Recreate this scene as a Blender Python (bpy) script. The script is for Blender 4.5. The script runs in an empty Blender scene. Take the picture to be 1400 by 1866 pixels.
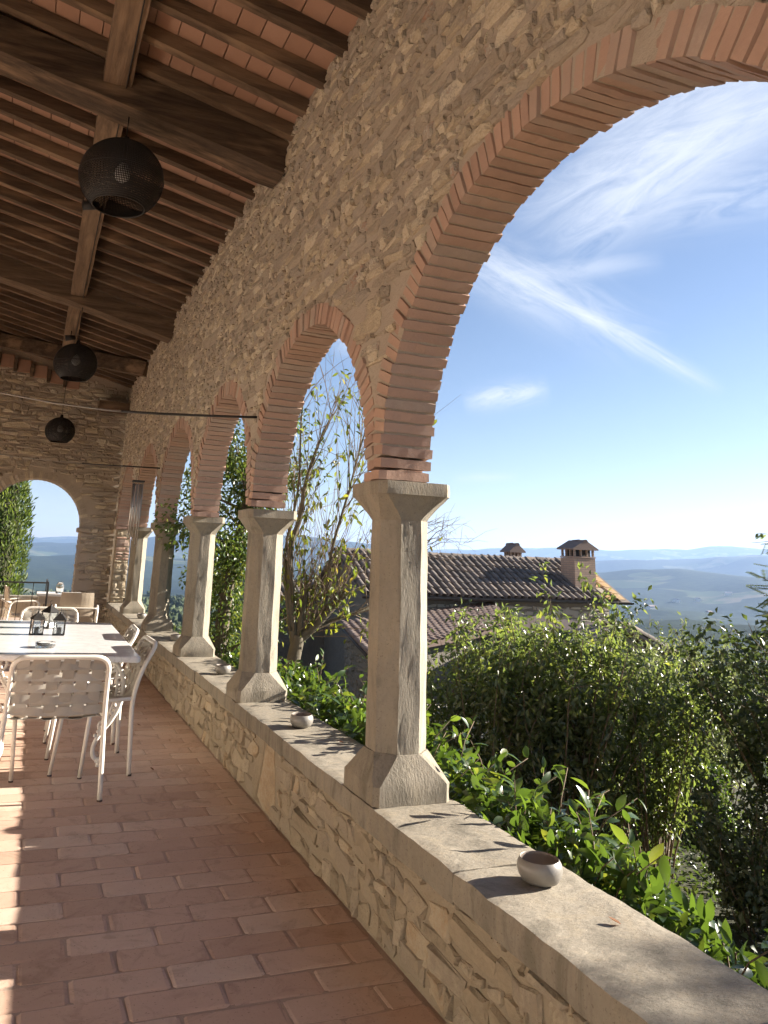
import bpy, math, random
import numpy as np
from math import sin, cos, pi, radians, atan2, sqrt, tan
from mathutils import Vector, Matrix

rnd = random.Random(7)
rng = np.random.default_rng(7)
SC = bpy.context.scene
COL = SC.collection
PI = math.pi

# ------------------------------------------------------------------ camera
EYE = Vector((0, 0, 1.407))
YAW, PITCH, ROLL = 0.3479, 0.25, 0.0429
fwd = Vector((sin(YAW)*cos(PITCH), cos(YAW)*cos(PITCH), sin(PITCH)))
r0 = Vector((cos(YAW), -sin(YAW), 0)); u0 = r0.cross(fwd)
rt = r0*cos(ROLL) + u0*sin(ROLL); up = -r0*sin(ROLL) + u0*cos(ROLL)
cam = bpy.data.cameras.new('camera'); camo = bpy.data.objects.new('camera', cam); COL.objects.link(camo)
M = Matrix((rt, up, -fwd)).transposed().to_4x4(); M.translation = EYE
camo.matrix_world = M
cam.sensor_fit = 'VERTICAL'; cam.sensor_height = 24
cam.lens = 24*1390.6/1866
cam.shift_x = 105.71/1866; cam.shift_y = -273.18/1866
cam.clip_start = 0.05; cam.clip_end = 60000
SC.camera = camo

# ------------------------------------------------------------------ light
SUN_AZ, SUN_EL = radians(93.0), radians(19.3)          # azimuth from +Y towards +X
sdir = Vector((sin(SUN_AZ)*cos(SUN_EL), cos(SUN_AZ)*cos(SUN_EL), sin(SUN_EL)))
sun = bpy.data.lights.new('sun', 'SUN'); sun.energy = 5.0; sun.angle = radians(0.5); sun.color = (1, 0.91, 0.79)
suno = bpy.data.objects.new('sun', sun); COL.objects.link(suno)
suno.rotation_euler = sdir.to_track_quat('Z', 'Y').to_euler()

world = bpy.data.worlds.new('World'); SC.world = world; world.use_nodes = True
wt = world.node_tree; wt.nodes.clear()
def wn(t, **k):
    n = wt.nodes.new(t)
    for a, b in k.items(): setattr(n, a, b)
    return n
def wl(a, b): wt.links.new(a, b)
def wmath(op, a, b=None, c=None, clamp=False):
    n = wn('ShaderNodeMath', operation=op); n.use_clamp = clamp
    for i, v in enumerate((a, b, c)):
        if v is None: continue
        if isinstance(v, (int, float)): n.inputs[i].default_value = v
        else: wl(v, n.inputs[i])
    return n.outputs[0]
sky = wn('ShaderNodeTexSky'); sky.sky_type = 'NISHITA'; sky.sun_disc = False
sky.sun_elevation = SUN_EL; sky.sun_rotation = SUN_AZ
sky.altitude = 300; sky.air_density = 1.0; sky.dust_density = 0.2; sky.ozone_density = 1.8
tc = wn('ShaderNodeTexCoord'); DIRV = tc.outputs['Generated']
def azel(az, el):
    az, el = radians(az), radians(el)
    return Vector((sin(az)*cos(el), cos(az)*cos(el), sin(el)))
def dot(v):
    n = wn('ShaderNodeVectorMath', operation='DOT_PRODUCT'); wl(DIRV, n.inputs[0]); n.inputs[1].default_value = v
    return n.outputs['Value']
def cloud(a, b, width, strength, seed, stretch=4.0, thr=0.46, soft=0.28, fine=7.0):
    """a soft streak of cirrus lying in the sky between two directions"""
    A, B = azel(*a), azel(*b); mid = (A+B).normalized(); al = (B-A); L = al.length/2; al.normalize(); cr = mid.cross(al).normalized()
    s = dot(al); t = dot(cr); f = dot(mid)
    comb = wn('ShaderNodeCombineXYZ')
    wl(wmath('MULTIPLY', s, fine/stretch/0.1), comb.inputs[0]); wl(wmath('MULTIPLY', t, fine/0.1), comb.inputs[1]); comb.inputs[2].default_value = seed
    nz = wn('ShaderNodeTexNoise'); nz.inputs['Scale'].default_value = 0.62; nz.inputs['Detail'].default_value = 10; nz.inputs['Roughness'].default_value = 0.66
    nz.inputs['Distortion'].default_value = 1.1
    wl(comb.outputs[0], nz.inputs['Vector'])
    nv = nz.outputs[0]
    ms = wmath('SUBTRACT', 1.0, wmath('POWER', wmath('ABSOLUTE', wmath('DIVIDE', s, L*1.25)), 2.4), clamp=True)
    mt = wmath('POWER', 2.718, wmath('MULTIPLY', wmath('POWER', wmath('DIVIDE', wmath('ADD', t, wmath('MULTIPLY', wmath('SUBTRACT', nv, .5), width*0.9)), width), 2.0), -1.0))
    mf = wmath('GREATER_THAN', f, 0.0)
    nn = wmath('DIVIDE', wmath('SUBTRACT', nv, thr - soft/2), soft, clamp=True)
    return wmath('MULTIPLY', wmath('MULTIPLY', wmath('MULTIPLY', ms, mt), mf), wmath('MULTIPLY', nn, strength))
cl = [cloud((32.0, 22.2), (46.5, 12.9), 0.009, 1.0, 1.3, thr=.44, stretch=6),
      cloud((31.0, 22.6), (43.0, 15.5), 0.034, .55, 4.3, thr=.47, soft=.34),
      cloud((31.0, 21.6), (38.5, 18.0), 0.03, .55, 2.7, thr=.47),
      cloud((36.0, 25.0), (60.0, 31.0), 0.050, .85, 5.1, thr=.43, soft=.4, fine=5),
      cloud((38.5, 22.5), (52.0, 29.5), 0.032, .75, 8.4, thr=.46, fine=6),
      cloud((40.0, 30.0), (62.0, 34.5), 0.045, .75, 9.9, thr=.42, soft=.4),
      cloud((43.0, 24.0), (58.0, 24.5), 0.030, .45, 12.2, thr=.45),
      cloud((34.0, 20.6), (44.0, 21.0), 0.012, .45, 14.2, thr=.45),
      cloud((31.0, 11.6), (36.2, 12.4), 0.013, .85, 16.5, thr=.42, stretch=2.5),
      cloud((20.5, 16.0), (24.0, 16.4), 0.018, .75, 18.5, thr=.40, stretch=2),
      cloud((30.0, 6.0), (34.0, 6.2), 0.005, .35, 20.5, thr=.40, stretch=3),
      cloud((60.0, 14.0), (110.0, 22.0), 0.06, .5, 30.5), cloud((-40.0, 25.0), (-90.0, 20.0), 0.06, .5, 33.5),
      cloud((180.0, 30.0), (225.0, 22.0), 0.08, .5, 36.5), cloud((130.0, 16.0), (165.0, 40.0), 0.08, .5, 39.5)]
acc = cl[0]
for c in cl[1:]:
    acc = wmath('SUBTRACT', 1.0, wmath('MULTIPLY', wmath('SUBTRACT', 1.0, acc, clamp=True), wmath('SUBTRACT', 1.0, c, clamp=True)))
tone = wn('ShaderNodeMix', data_type='RGBA', blend_type='MULTIPLY'); tone.inputs['Factor'].default_value = 1; wl(sky.outputs[0], tone.inputs['A']); tone.inputs['B'].default_value = (.66, .62, .66, 1)
mix = wn('ShaderNodeMix', data_type='RGBA'); wl(acc, mix.inputs['Factor']); wl(tone.outputs['Result'], mix.inputs['A'])
mix.inputs['B'].default_value = (3.9, 4.15, 4.6, 1)
bg = wn('ShaderNodeBackground'); bg.inputs['Strength'].default_value = 0.050; wl(mix.outputs['Result'], bg.inputs['Color'])
wo = wn('ShaderNodeOutputWorld'); wl(bg.outputs[0], wo.inputs['Surface'])

vs = SC.view_settings; vs.view_transform = 'Standard'; vs.look = 'None'; vs.gamma = 1; vs.use_curve_mapping = False
vs.exposure = 2.22
cy = SC.cycles
cy.max_bounces = 9; cy.diffuse_bounces = 6; cy.glossy_bounces = 3; cy.transmission_bounces = 6; cy.volume_bounces = 0
cy.transparent_max_bounces = 8; cy.caustics_reflective = False; cy.caustics_refractive = False
cy.use_denoising = True; cy.sample_clamp_indirect = 8

# ------------------------------------------------------------------ materials
MATS = {}
def ramp(nt, fac, stops):
    n = nt.nodes.new('ShaderNodeValToRGB'); e = n.color_ramp.elements
    while len(e) < len(stops): e.new(0.5)
    for i, (p, c) in enumerate(stops): e[i].position = p; e[i].color = (*c, 1)
    nt.links.new(fac, n.inputs[0]); return n.outputs[0]
def noise(nt, scale, detail=6, rough=.6, vec=None, dist=0.0, mapscale=None, coord='Object'):
    n = nt.nodes.new('ShaderNodeTexNoise'); n.inputs['Scale'].default_value = scale; n.inputs['Detail'].default_value = detail
    n.inputs['Roughness'].default_value = rough; n.inputs['Distortion'].default_value = dist
    if vec is None:
        g = nt.nodes.new('ShaderNodeNewGeometry'); vec = g.outputs['Position']
    if mapscale:
        m = nt.nodes.new('ShaderNodeMapping'); m.inputs['Scale'].default_value = mapscale; nt.links.new(vec, m.inputs[0]); vec = m.outputs[0]
    nt.links.new(vec, n.inputs['Vector']); return n.outputs[0]
def tint(nt, mul=1.0):
    a = nt.nodes.new('ShaderNodeAttribute'); a.attribute_name = 'tint'
    o = nt.nodes.new('ShaderNodeObjectInfo')
    s = nt.nodes.new('ShaderNodeMath'); s.operation = 'ADD'; nt.links.new(a.outputs['Fac'], s.inputs[0]); nt.links.new(o.outputs['Random'], s.inputs[1])
    f = nt.nodes.new('ShaderNodeMath'); f.operation = 'FRACT'; nt.links.new(s.outputs[0], f.inputs[0]); return f.outputs[0]
def mixc(nt, fac, a, b, mode='MIX'):
    n = nt.nodes.new('ShaderNodeMix'); n.data_type = 'RGBA'; n.blend_type = mode
    for sock, v in ((n.inputs['Factor'], fac), (n.inputs['A'], a), (n.inputs['B'], b)):
        if isinstance(v, (int, float)): sock.default_value = v
        elif isinstance(v, tuple): sock.default_value = (*v, 1)
        else: nt.links.new(v, sock)
    return n.outputs['Result']
def mat(name, build, rough=.85, spec=.3, bump=0, bscale=30, bdist=.01, **kw):
    m = bpy.data.materials.new(name); m.use_nodes = True; nt = m.node_tree
    b = nt.nodes['Principled BSDF']; b.inputs['Roughness'].default_value = rough; b.inputs['Specular IOR Level'].default_value = spec
    c = build(nt) if callable(build) else build
    if isinstance(c, tuple): b.inputs['Base Color'].default_value = (*c, 1)
    else: nt.links.new(c, b.inputs['Base Color'])
    if bump:
        h = noise(nt, bscale, 8, .65, mapscale=kw.get('bmap'))
        n = nt.nodes.new('ShaderNodeBump'); n.inputs['Strength'].default_value = bump; n.inputs['Distance'].default_value = bdist
        nt.links.new(h, n.inputs['Height']); nt.links.new(n.outputs[0], b.inputs['Normal'])
    if 'metal' in kw: b.inputs['Metallic'].default_value = kw['metal']
    MATS[name] = m; return m
def blotch(stops, s1=3.0, s2=25, spread=.28, use_tint=.75):
    def f(nt):
        n1 = noise(nt, s1, 5); n2 = noise(nt, s2, 6, .7); t = tint(nt)
        a = nt.nodes.new('ShaderNodeMath'); a.operation = 'MULTIPLY_ADD'; nt.links.new(t, a.inputs[0]); a.inputs[1].default_value = use_tint; a.inputs[2].default_value = .5 - use_tint/2 - .5*spread*2
        b_ = nt.nodes.new('ShaderNodeMath'); b_.operation = 'MULTIPLY_ADD'; nt.links.new(n1, b_.inputs[0]); b_.inputs[1].default_value = spread; nt.links.new(a.outputs[0], b_.inputs[2])
        c = nt.nodes.new('ShaderNodeMath'); c.operation = 'MULTIPLY_ADD'; nt.links.new(n2, c.inputs[0]); c.inputs[1].default_value = spread; nt.links.new(b_.outputs[0], c.inputs[2])
        return ramp(nt, c.outputs[0], stops)
    return f
mat('rubble', blotch([(0, (0.196, 0.162, 0.128)), (.2, (0.304, 0.254, 0.196)), (.38, (0.411, 0.343, 0.260)), (.5, (0.323, 0.278, 0.230)), (.62, (0.450, 0.367, 0.254)), (.74, (0.568, 0.490, 0.367)), (.82, (0.352, 0.309, 0.254)), (.91, (0.392, 0.226, 0.152)), (1, (0.411, 0.245, 0.167))], 5, 70, .42, .62), rough=.92, bump=1.0, bscale=60, bdist=.014)
mat('rubble_low', blotch([(0, (0.187, 0.153, 0.106)), (.2, (0.306, 0.251, 0.174)), (.4, (0.399, 0.327, 0.225)), (.55, (0.340, 0.285, 0.212)), (.7, (0.476, 0.399, 0.281)), (.82, (0.425, 0.315, 0.196)), (.92, (0.323, 0.272, 0.212)), (1, (0.357, 0.221, 0.149))], 7, 45, .42, .55), rough=.9, bump=1.0, bscale=55, bdist=.012)
mat('mortar', blotch([(0, (0.273, 0.220, 0.174)), (.5, (0.378, 0.315, 0.246)), (1, (0.463, 0.389, 0.305))], 4, 40, .5, 0), rough=.95, bump=.8, bscale=55, bdist=.01)
mat('mortar_pale', blotch([(0, (0.259, 0.209, 0.144)), (.5, (0.331, 0.274, 0.194)), (1, (0.389, 0.324, 0.238))], 4, 40, .5, 0), rough=.95, bump=.8, bscale=55, bdist=.01)
mat('brick', blotch([(0, (0.280, 0.183, 0.142)), (.3, (0.377, 0.247, 0.186)), (.55, (0.425, 0.277, 0.205)), (.8, (0.348, 0.262, 0.211)), (1, (0.464, 0.356, 0.274))], 6, 60, .3, .7), rough=.9, bump=.5, bscale=70, bdist=.005)
mat('ceil_tile', blotch([(0, (0.279, 0.160, 0.107)), (.5, (0.328, 0.193, 0.131)), (1, (0.369, 0.230, 0.164))], 6, 30, .3, .35), rough=.9, bump=.3, bscale=60, bdist=.004)
def floorcol(nt):
    base = blotch([(0, (.46, .315, .24)), (.22, (.54, .37, .28)), (.5, (.60, .42, .325)), (.75, (.64, .47, .37)), (.9, (.68, .54, .44)), (1, (.52, .43, .35))], 2.2, 18, .36, .70)(nt)
    st = noise(nt, 1.1, 4); r = ramp(nt, st, [(.35, (1, 1, 1)), (.7, (.86, .83, .80))])
    sp = noise(nt, 90, 3); r2 = ramp(nt, sp, [(.30, (.62, .60, .58)), (.38, (1, 1, 1))])
    sm = ramp(nt, noise(nt, 5.5, 7, .7, dist=1.2), [(.36, (.80, .78, .76)), (.48, (1, 1, 1))])
    return mixc(nt, 1.0, mixc(nt, 1.0, mixc(nt, 1.0, base, r, 'MULTIPLY'), r2, 'MULTIPLY'), sm, 'MULTIPLY')
mat('floor_tile', floorcol, rough=.62, spec=.35, bump=.35, bscale=28, bdist=.004)
mat('floor_grout', blotch([(0, (.36, .26, .20)), (1, (.50, .38, .30))], 5, 60, .5, 0), rough=.95, bump=.5, bscale=90)
def colstone(nt):
    c = blotch([(0, (.17, .148, .112)), (.5, (.265, .232, .18)), (1, (.36, .32, .255))], 3.5, 40, .55, .15)(nt)
    sp = noise(nt, 120, 2); r2 = ramp(nt, sp, [(.30, (.70, .68, .65)), (.38, (1, 1, 1))])
    st = ramp(nt, noise(nt, 1.0, 7, .68, mapscale=(9, 9, 2.2), dist=.8), [(.34, (.68, .68, .66)), (.50, (1, 1, 1)), (.68, (1.12, 1.09, 1.02))])
    return mixc(nt, 1.0, mixc(nt, 1.0, c, r2, 'MULTIPLY'), st, 'MULTIPLY')
mat('column_stone', colstone, rough=.9, bump=.8, bscale=120, bdist=.006, bmap=(1, 1, .30))
mat('slab_stone', colstone, rough=.88, bump=.7, bscale=45, bdist=.008, bmap=(.5, 1, 1))
def woodcol(ms, k=1.0):
    def f(nt):
        g = noise(nt, 1.0, 8, .7, mapscale=ms, dist=.6); p = noise(nt, 2.1, 4, .55, mapscale=tuple(.35*q if q < 5 else .14*q for q in ms)); t = tint(nt)
        a = nt.nodes.new('ShaderNodeMath'); a.operation = 'MULTIPLY_ADD'; nt.links.new(t, a.inputs[0]); a.inputs[1].default_value = .22; nt.links.new(g, a.inputs[2])
        c = ramp(nt, a.outputs[0], [(.30, (.045*k, .028*k, .018*k)), (.50, (.105*k, .068*k, .042*k)), (.66, (.17*k, .112*k, .07*k)), (.85, (.26*k, .175*k, .11*k))])
        m = ramp(nt, p, [(.54, (0, 0, 0)), (.66, (1, 1, 1))])
        return mixc(nt, m, c, mixc(nt, g, (.16*k, .10*k, .06*k), (.50*k, .33*k, .20*k)))
    return f
mat('wood', woodcol((1.2, 14, 14), .62), rough=.85, bump=.7, bscale=12, bdist=.012, bmap=(.2, 2.2, 2.2))
mat('wood_long', woodcol((14, 1.2, 14), .82), rough=.85, bump=.7, bscale=12, bdist=.012, bmap=(2.2, .2, 2.2))
mat('plaster', blotch([(0, (.74, .70, .64)), (1, (.82, .79, .73))], 1.5, 14, .5, 0), rough=.95, bump=.3)
mat('iron', (.035, .032, .030), rough=.6, spec=.4, bump=.2, bscale=80, bdist=.002)
mat('cable', (.30, .28, .25), rough=.6)
mat('black_wire', (.018, .016, .015), rough=.55)
mat('glass_bulb', (.75, .75, .72), rough=.15, spec=.6)
mat('white_metal', (.74, .70, .62), rough=.38, spec=.5, bump=.05, bscale=60, bdist=.001)
mat('cast_iron_white', (.74, .72, .67), rough=.5, spec=.5, bump=.3, bscale=60, bdist=.003)
mat('strap', blotch([(0, (.30, .275, .235)), (.5, (.40, .37, .32)), (1, (.52, .485, .42))], 20, 200, .3, .75), rough=.7, bump=.25, bscale=260, bdist=.001)
mat('wicker', blotch([(0, (.44, .36, .27)), (1, (.64, .55, .43))], 20, 140, .5, 0), rough=.8, bump=.6, bscale=110, bdist=.004)
def marble(nt):
    n1 = noise(nt, 3.5, 9, .6, dist=1.6, mapscale=(1, 2.4, 1))
    n2 = noise(nt, 14, 5)
    v = ramp(nt, n1, [(.40, (.80, .80, .79)), (.49, (.60, .61, .62)), (.52, (.76, .76, .76)), (.70, (.82, .82, .81))])
    return mixc(nt, .25, v, ramp(nt, n2, [(.3, (.62, .62, .62)), (.7, (.82, .81, .80))]))
mat('marble', marble, rough=.22, spec=.5)
mat('white_top', (.78, .77, .74), rough=.5)
mat('ceramic', blotch([(0, (0.161, 0.145, 0.126)), (.5, (0.222, 0.206, 0.182)), (1, (0.283, 0.271, 0.243))], 14, 30, .6, .2), rough=.35, spec=.5)
mat('ceramic_dark', (.20, .165, .14), rough=.45)
mat('rubber', (.10, .07, .055), rough=.8)
mat('bark', blotch([(0, (.05, .042, .03)), (.5, (.10, .085, .06)), (1, (.17, .15, .10))], 6, 40, .5, 0), rough=.95, bump=.8, bscale=40, bdist=.01, bmap=(1, 1, .4))
mat('twig', blotch([(0, (.11, .08, .055)), (1, (.22, .165, .115))], 5, 30, .5, 0), rough=.9)
mat('cut_wood', (.55, .31, .17), rough=.8)
mat('roof_tile', blotch([(0, (0.078, 0.066, 0.058)), (.35, (0.133, 0.113, 0.098)), (.6, (0.187, 0.156, 0.133)), (.85, (0.234, 0.187, 0.148)), (1, (0.281, 0.187, 0.133))], 5, 26, .4, .55), rough=.92, bump=.6, bscale=40, bdist=.008)
mat('roof_tile_red', blotch([(0, (0.136, 0.098, 0.084)), (.5, (0.208, 0.152, 0.126)), (1, (0.280, 0.225, 0.189))], 5, 26, .35, .6), rough=.9, bump=.4, bscale=40, bdist=.006)
mat('lichen_tile', blotch([(0, (0.234, 0.162, 0.092)), (.4, (0.351, 0.209, 0.081)), (.7, (0.265, 0.247, 0.207)), (1, (0.172, 0.180, 0.172))], 9, 40, .6, .3), rough=.92, bump=.5, bscale=40)
def chimbrick(nt):
    t = nt.nodes.new('ShaderNodeTexBrick'); g = nt.nodes.new('ShaderNodeNewGeometry')
    sp = nt.nodes.new('ShaderNodeSeparateXYZ'); nt.links.new(g.outputs['Position'], sp.inputs[0])
    ad = nt.nodes.new('ShaderNodeMath'); nt.links.new(sp.outputs[0], ad.inputs[0]); nt.links.new(sp.outputs[1], ad.inputs[1])
    cb = nt.nodes.new('ShaderNodeCombineXYZ'); nt.links.new(ad.outputs[0], cb.inputs[0]); nt.links.new(sp.outputs[2], cb.inputs[1]); nt.links.new(cb.outputs[0], t.inputs['Vector'])
    t.inputs['Color1'].default_value = (.42, .30, .22, 1); t.inputs['Color2'].default_value = (.36, .25, .19, 1); t.inputs['Mortar'].default_value = (.25, .21, .17, 1)
    t.inputs['Scale'].default_value = 1; t.inputs['Brick Width'].default_value = .26; t.inputs['Row Height'].default_value = .062; t.inputs['Mortar Size'].default_value = .008
    return t.outputs['Color']
mat('chimney_brick', chimbrick, rough=.92, bump=.4, bscale=60)
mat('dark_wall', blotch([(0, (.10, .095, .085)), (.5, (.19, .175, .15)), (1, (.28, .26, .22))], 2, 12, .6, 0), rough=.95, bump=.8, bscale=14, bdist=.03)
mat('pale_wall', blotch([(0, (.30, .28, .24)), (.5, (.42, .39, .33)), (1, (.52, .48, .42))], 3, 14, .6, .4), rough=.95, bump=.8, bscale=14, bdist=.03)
mat('earth', blotch([(0, (.022, .024, .012)), (.5, (.04, .042, .02)), (1, (.07, .062, .034))], 1.2, 12, .6, 0), rough=.98, bump=.8, bscale=9, bdist=.05)
mat('clear_glass', (.9, .92, .92), rough=.03)
gm = MATS['clear_glass'].node_tree.nodes['Principled BSDF']; gm.inputs['Transmission Weight'].default_value = .93; gm.inputs['IOR'].default_value = 1.3
def leafmat(name, stops, trans=.45, rough=.38, spec=.5, tcol=None):
    m = bpy.data.materials.new(name); m.use_nodes = True; nt = m.node_tree; b = nt.nodes['Principled BSDF']; out = nt.nodes['Material Output']
    c = ramp(nt, tint(nt), stops); nt.links.new(c, b.inputs['Base Color']); b.inputs['Roughness'].default_value = rough; b.inputs['Specular IOR Level'].default_value = spec
    t = nt.nodes.new('ShaderNodeBsdfTranslucent')
    h = nt.nodes.new('ShaderNodeMix'); h.data_type = 'RGBA'; h.blend_type = 'MULTIPLY'; h.inputs['Factor'].default_value = 1
    nt.links.new(c, h.inputs['A']); h.inputs['B'].default_value = (*(tcol or (2.6, 2.3, .9)), 1); nt.links.new(h.outputs['Result'], t.inputs['Color'])
    x = nt.nodes.new('ShaderNodeMixShader'); x.inputs[0].default_value = trans
    nt.links.new(b.outputs[0], x.inputs[1]); nt.links.new(t.outputs[0], x.inputs[2]); nt.links.new(x.outputs[0], out.inputs['Surface'])
    MATS[name] = m; return m
leafmat('leaf_jasmine', [(0, (.03, .058, .016)), (.6, (.048, .088, .022)), (.9, (.075, .12, .03)), (1, (.13, .15, .04))], .38, .30, .6)
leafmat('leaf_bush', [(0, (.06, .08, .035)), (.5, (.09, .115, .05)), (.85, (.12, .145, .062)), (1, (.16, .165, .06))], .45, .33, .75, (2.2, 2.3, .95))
leafmat('leaf_silver', [(0, (.085, .105, .055)), (.5, (.12, .14, .08)), (1, (.16, .17, .10))], .35, .4, .6, (1.9, 2.0, 1.1))
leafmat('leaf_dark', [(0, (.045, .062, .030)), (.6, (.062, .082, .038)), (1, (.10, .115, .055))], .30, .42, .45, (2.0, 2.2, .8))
leafmat('leaf_ivy', [(0, (.04, .07, .02)), (.6, (.06, .10, .03)), (1, (.12, .14, .05))], .38, .36, .55)
leafmat('leaf_yellow', [(0, (.06, .095, .02)), (.5, (.10, .13, .03)), (.9, (.14, .16, .04)), (1, (.20, .17, .05))], .5, .45, .4, (2.0, 1.8, .8))
leafmat('leaf_cypress', [(0, (.05, .08, .025)), (.6, (.09, .125, .04)), (1, (.16, .19, .07))], .4, .5, .4, (2.0, 2.0, .8))
leafmat('leaf_wood', [(0, (.035, .05, .025)), (.6, (.055, .075, .034)), (1, (.085, .10, .045))], .1, .7, .2)
leafmat('dry_leaf', [(0, (.12, .06, .03)), (1, (.28, .13, .06))], .2, .7, .2, (1.5, 1.2, .9))

# ------------------------------------------------------------------ mesh helpers
def link(name, me, m=None, parent=None, **props):
    o = bpy.data.objects.new(name, me); COL.objects.link(o)
    if m is not None and me is not None and not me.materials: me.materials.append(MATS[m] if isinstance(m, str) else m)
    if parent is not None: o.parent = parent
    for k, v in props.items(): o[k] = v
    return o
def thing(name, label, cat, loc=(0, 0, 0), rz=0, group=None):
    o = bpy.data.objects.new(name, None); COL.objects.link(o); o.location = loc; o.rotation_euler = (0, 0, rz); o.empty_display_size = .1
    o['label'] = label; o['category'] = cat
    if group: o['group'] = group
    return o
class MB:
    """collects shapes into one mesh"""
    def __init__(s, auto=0): s.auto = auto; s.v = []; s.f = []; s.t = []; s.n = 0; s.smooth = []
    def add(s, V, F, tint=0.0, smooth=False):
        V = np.asarray(V, float); s.v.append(V); s.t.append(np.full(len(V), tint))
        s.f += [tuple(i + s.n for i in f) for f in F]; s.smooth += [smooth]*len(F); s.n += len(V); return s
    def box(s, x0, x1, y0, y1, z0, z1, tint=0.0, bev=0.0):
        V = [(x, y, z) for z in (z0, z1) for y in (y0, y1) for x in (x0, x1)]
        return s.add(V, [(0, 2, 3, 1), (4, 5, 7, 6), (0, 1, 5, 4), (2, 6, 7, 3), (0, 4, 6, 2), (1, 3, 7, 5)], tint)
    def tube(s, P, R, n=8, closed=False, caps=True, smooth=True, tint=0.0):
        P = [Vector(p) for p in P]; K = len(P)
        if isinstance(R, (int, float)): R = [R]*K
        V = []; ref = None
        for i, p in enumerate(P):
            a = P[i-1] if (i or closed) else P[i]; b = P[(i+1) % K] if (i < K-1 or closed) else P[i]
            d = (b-a); d = d.normalized() if d.length > 1e-9 else Vector((0, 0, 1))
            if ref is None: ref = d.orthogonal().normalized()
            else:
                ref = ref - d*ref.dot(d); ref = ref.normalized() if ref.length > 1e-6 else d.orthogonal().normalized()
            q = d.cross(ref)
            for k in range(n):
                t = 2*PI*k/n; V.append(p + (ref*cos(t) + q*sin(t))*R[i])
        F = []
        for i in range(K if closed else K-1):
            j = (i+1) % K
            for k in range(n): l = (k+1) % n; F.append((i*n+k, i*n+l, j*n+l, j*n+k))
        if caps and not closed: F.append(tuple(range(n))[::-1]); F.append(tuple((K-1)*n+k for k in range(n)))
        return s.add([tuple(v) for v in V], F, tint, smooth)
    def lathe(s, prof, n=24, c=(0, 0, 0), smooth=True, closed=False, tint=0.0):
        V = [(c[0]+r*cos(2*PI*k/n), c[1]+r*sin(2*PI*k/n), c[2]+z) for r, z in prof for k in range(n)]
        K = len(prof); F = []
        for i in range(K if closed else K-1):
            j = (i+1) % K
            for k in range(n): l = (k+1) % n; F.append((i*n+k, i*n+l, j*n+l, j*n+k))
        return s.add(V, F, tint, smooth)
    def mesh(s, name):
        me = bpy.data.meshes.new(name); V = np.concatenate(s.v) if s.v else np.zeros((0, 3))
        me.from_pydata(V.tolist(), [], s.f)
        if any(s.smooth): me.polygons.foreach_set('use_smooth', s.smooth)
        T = np.concatenate(s.t) if s.t else np.zeros(0)
        if len(T) and T.any():
            a = me.attributes.new('tint', 'FLOAT', 'POINT'); a.data.foreach_set('value', T.astype(np.float32))
        me.update()
        if s.auto: me.shade_smooth(); me.set_sharp_from_angle(angle=radians(s.auto))
        return me
    def build(s, name, m, parent=None, **props): return link(name, s.mesh(name), m, parent, **props)
def np_mesh(name, V, Q, T=None, smooth=False):
    """fast mesh from numpy arrays, Q = (n,k) face indices"""
    me = bpy.data.meshes.new(name); nf, k = Q.shape
    me.vertices.add(len(V)); me.vertices.foreach_set('co', V.astype(np.float32).ravel())
    me.loops.add(nf*k); me.loops.foreach_set('vertex_index', Q.astype(np.int32).ravel())
    me.polygons.add(nf); me.polygons.foreach_set('loop_start', np.arange(0, nf*k, k, dtype=np.int32))
    if smooth: me.polygons.foreach_set('use_smooth', np.ones(nf, bool))
    if T is not None:
        a = me.attributes.new('tint', 'FLOAT', 'POINT'); a.data.foreach_set('value', T.astype(np.float32))
    me.update(calc_edges=True); me.validate(); return me
def copy_tree(o, parent=None):
    c = o.copy(); COL.objects.link(c)
    if parent is not None: c.parent = parent
    for ch in list(o.children): copy_tree(ch, c)
    return c
_w = [(rng.normal(size=3), rng.uniform(0, 6.28)) for _ in range(60)]
def snoise(P, f=1.0, o=0):
    """smooth pseudo noise about -1..1 for (n,3) arrays"""
    P = np.asarray(P, float); r = 0
    for k in range(7):
        d, ph = _w[(k + o*7) % 60]; r = r + np.sin((P @ d)*f*1.6 + ph + 1.7*np.sin((P @ _w[(k+o*7+3) % 60][0])*f*.9 + ph*2))
    return r/4.0

# ------------------------------------------------------------------ stones
def stone_mesh_data(pts, O, U, V, N, h):
    """rough faceted stone standing proud of a wall; pts (8,2) outline in wall coordinates"""
    pts = np.asarray(pts); c = pts.mean(0); out = []
    tiltu, tiltv = rnd.uniform(-.25, .25), rnd.uniform(-.3, .3)
    def P(q, n): return O + U*q[0] + V*q[1] + N*n
    r1 = c + (pts-c)*.985; r2 = c + (pts-c)*np.array([rnd.uniform(.72, .9) for _ in pts])[:, None]
    for q in r1: out.append(P(q, -.012))
    for q in r1: out.append(P(q, h*rnd.uniform(.15, .5)))
    for q in r2: out.append(P(q, h*rnd.uniform(.75, 1.05) + tiltu*(q[0]-c[0])*.5 + tiltv*(q[1]-c[1])))
    out.append(P(c, h*rnd.uniform(.85, 1.2)))
    F = []
    for k in range(8):
        l = (k+1) % 8
        F += [(k, l, 8+l, 8+k), (8+k, 8+l, 16+l, 16+k), (16+k, 16+l, 24)]
    return np.array(out), F
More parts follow.
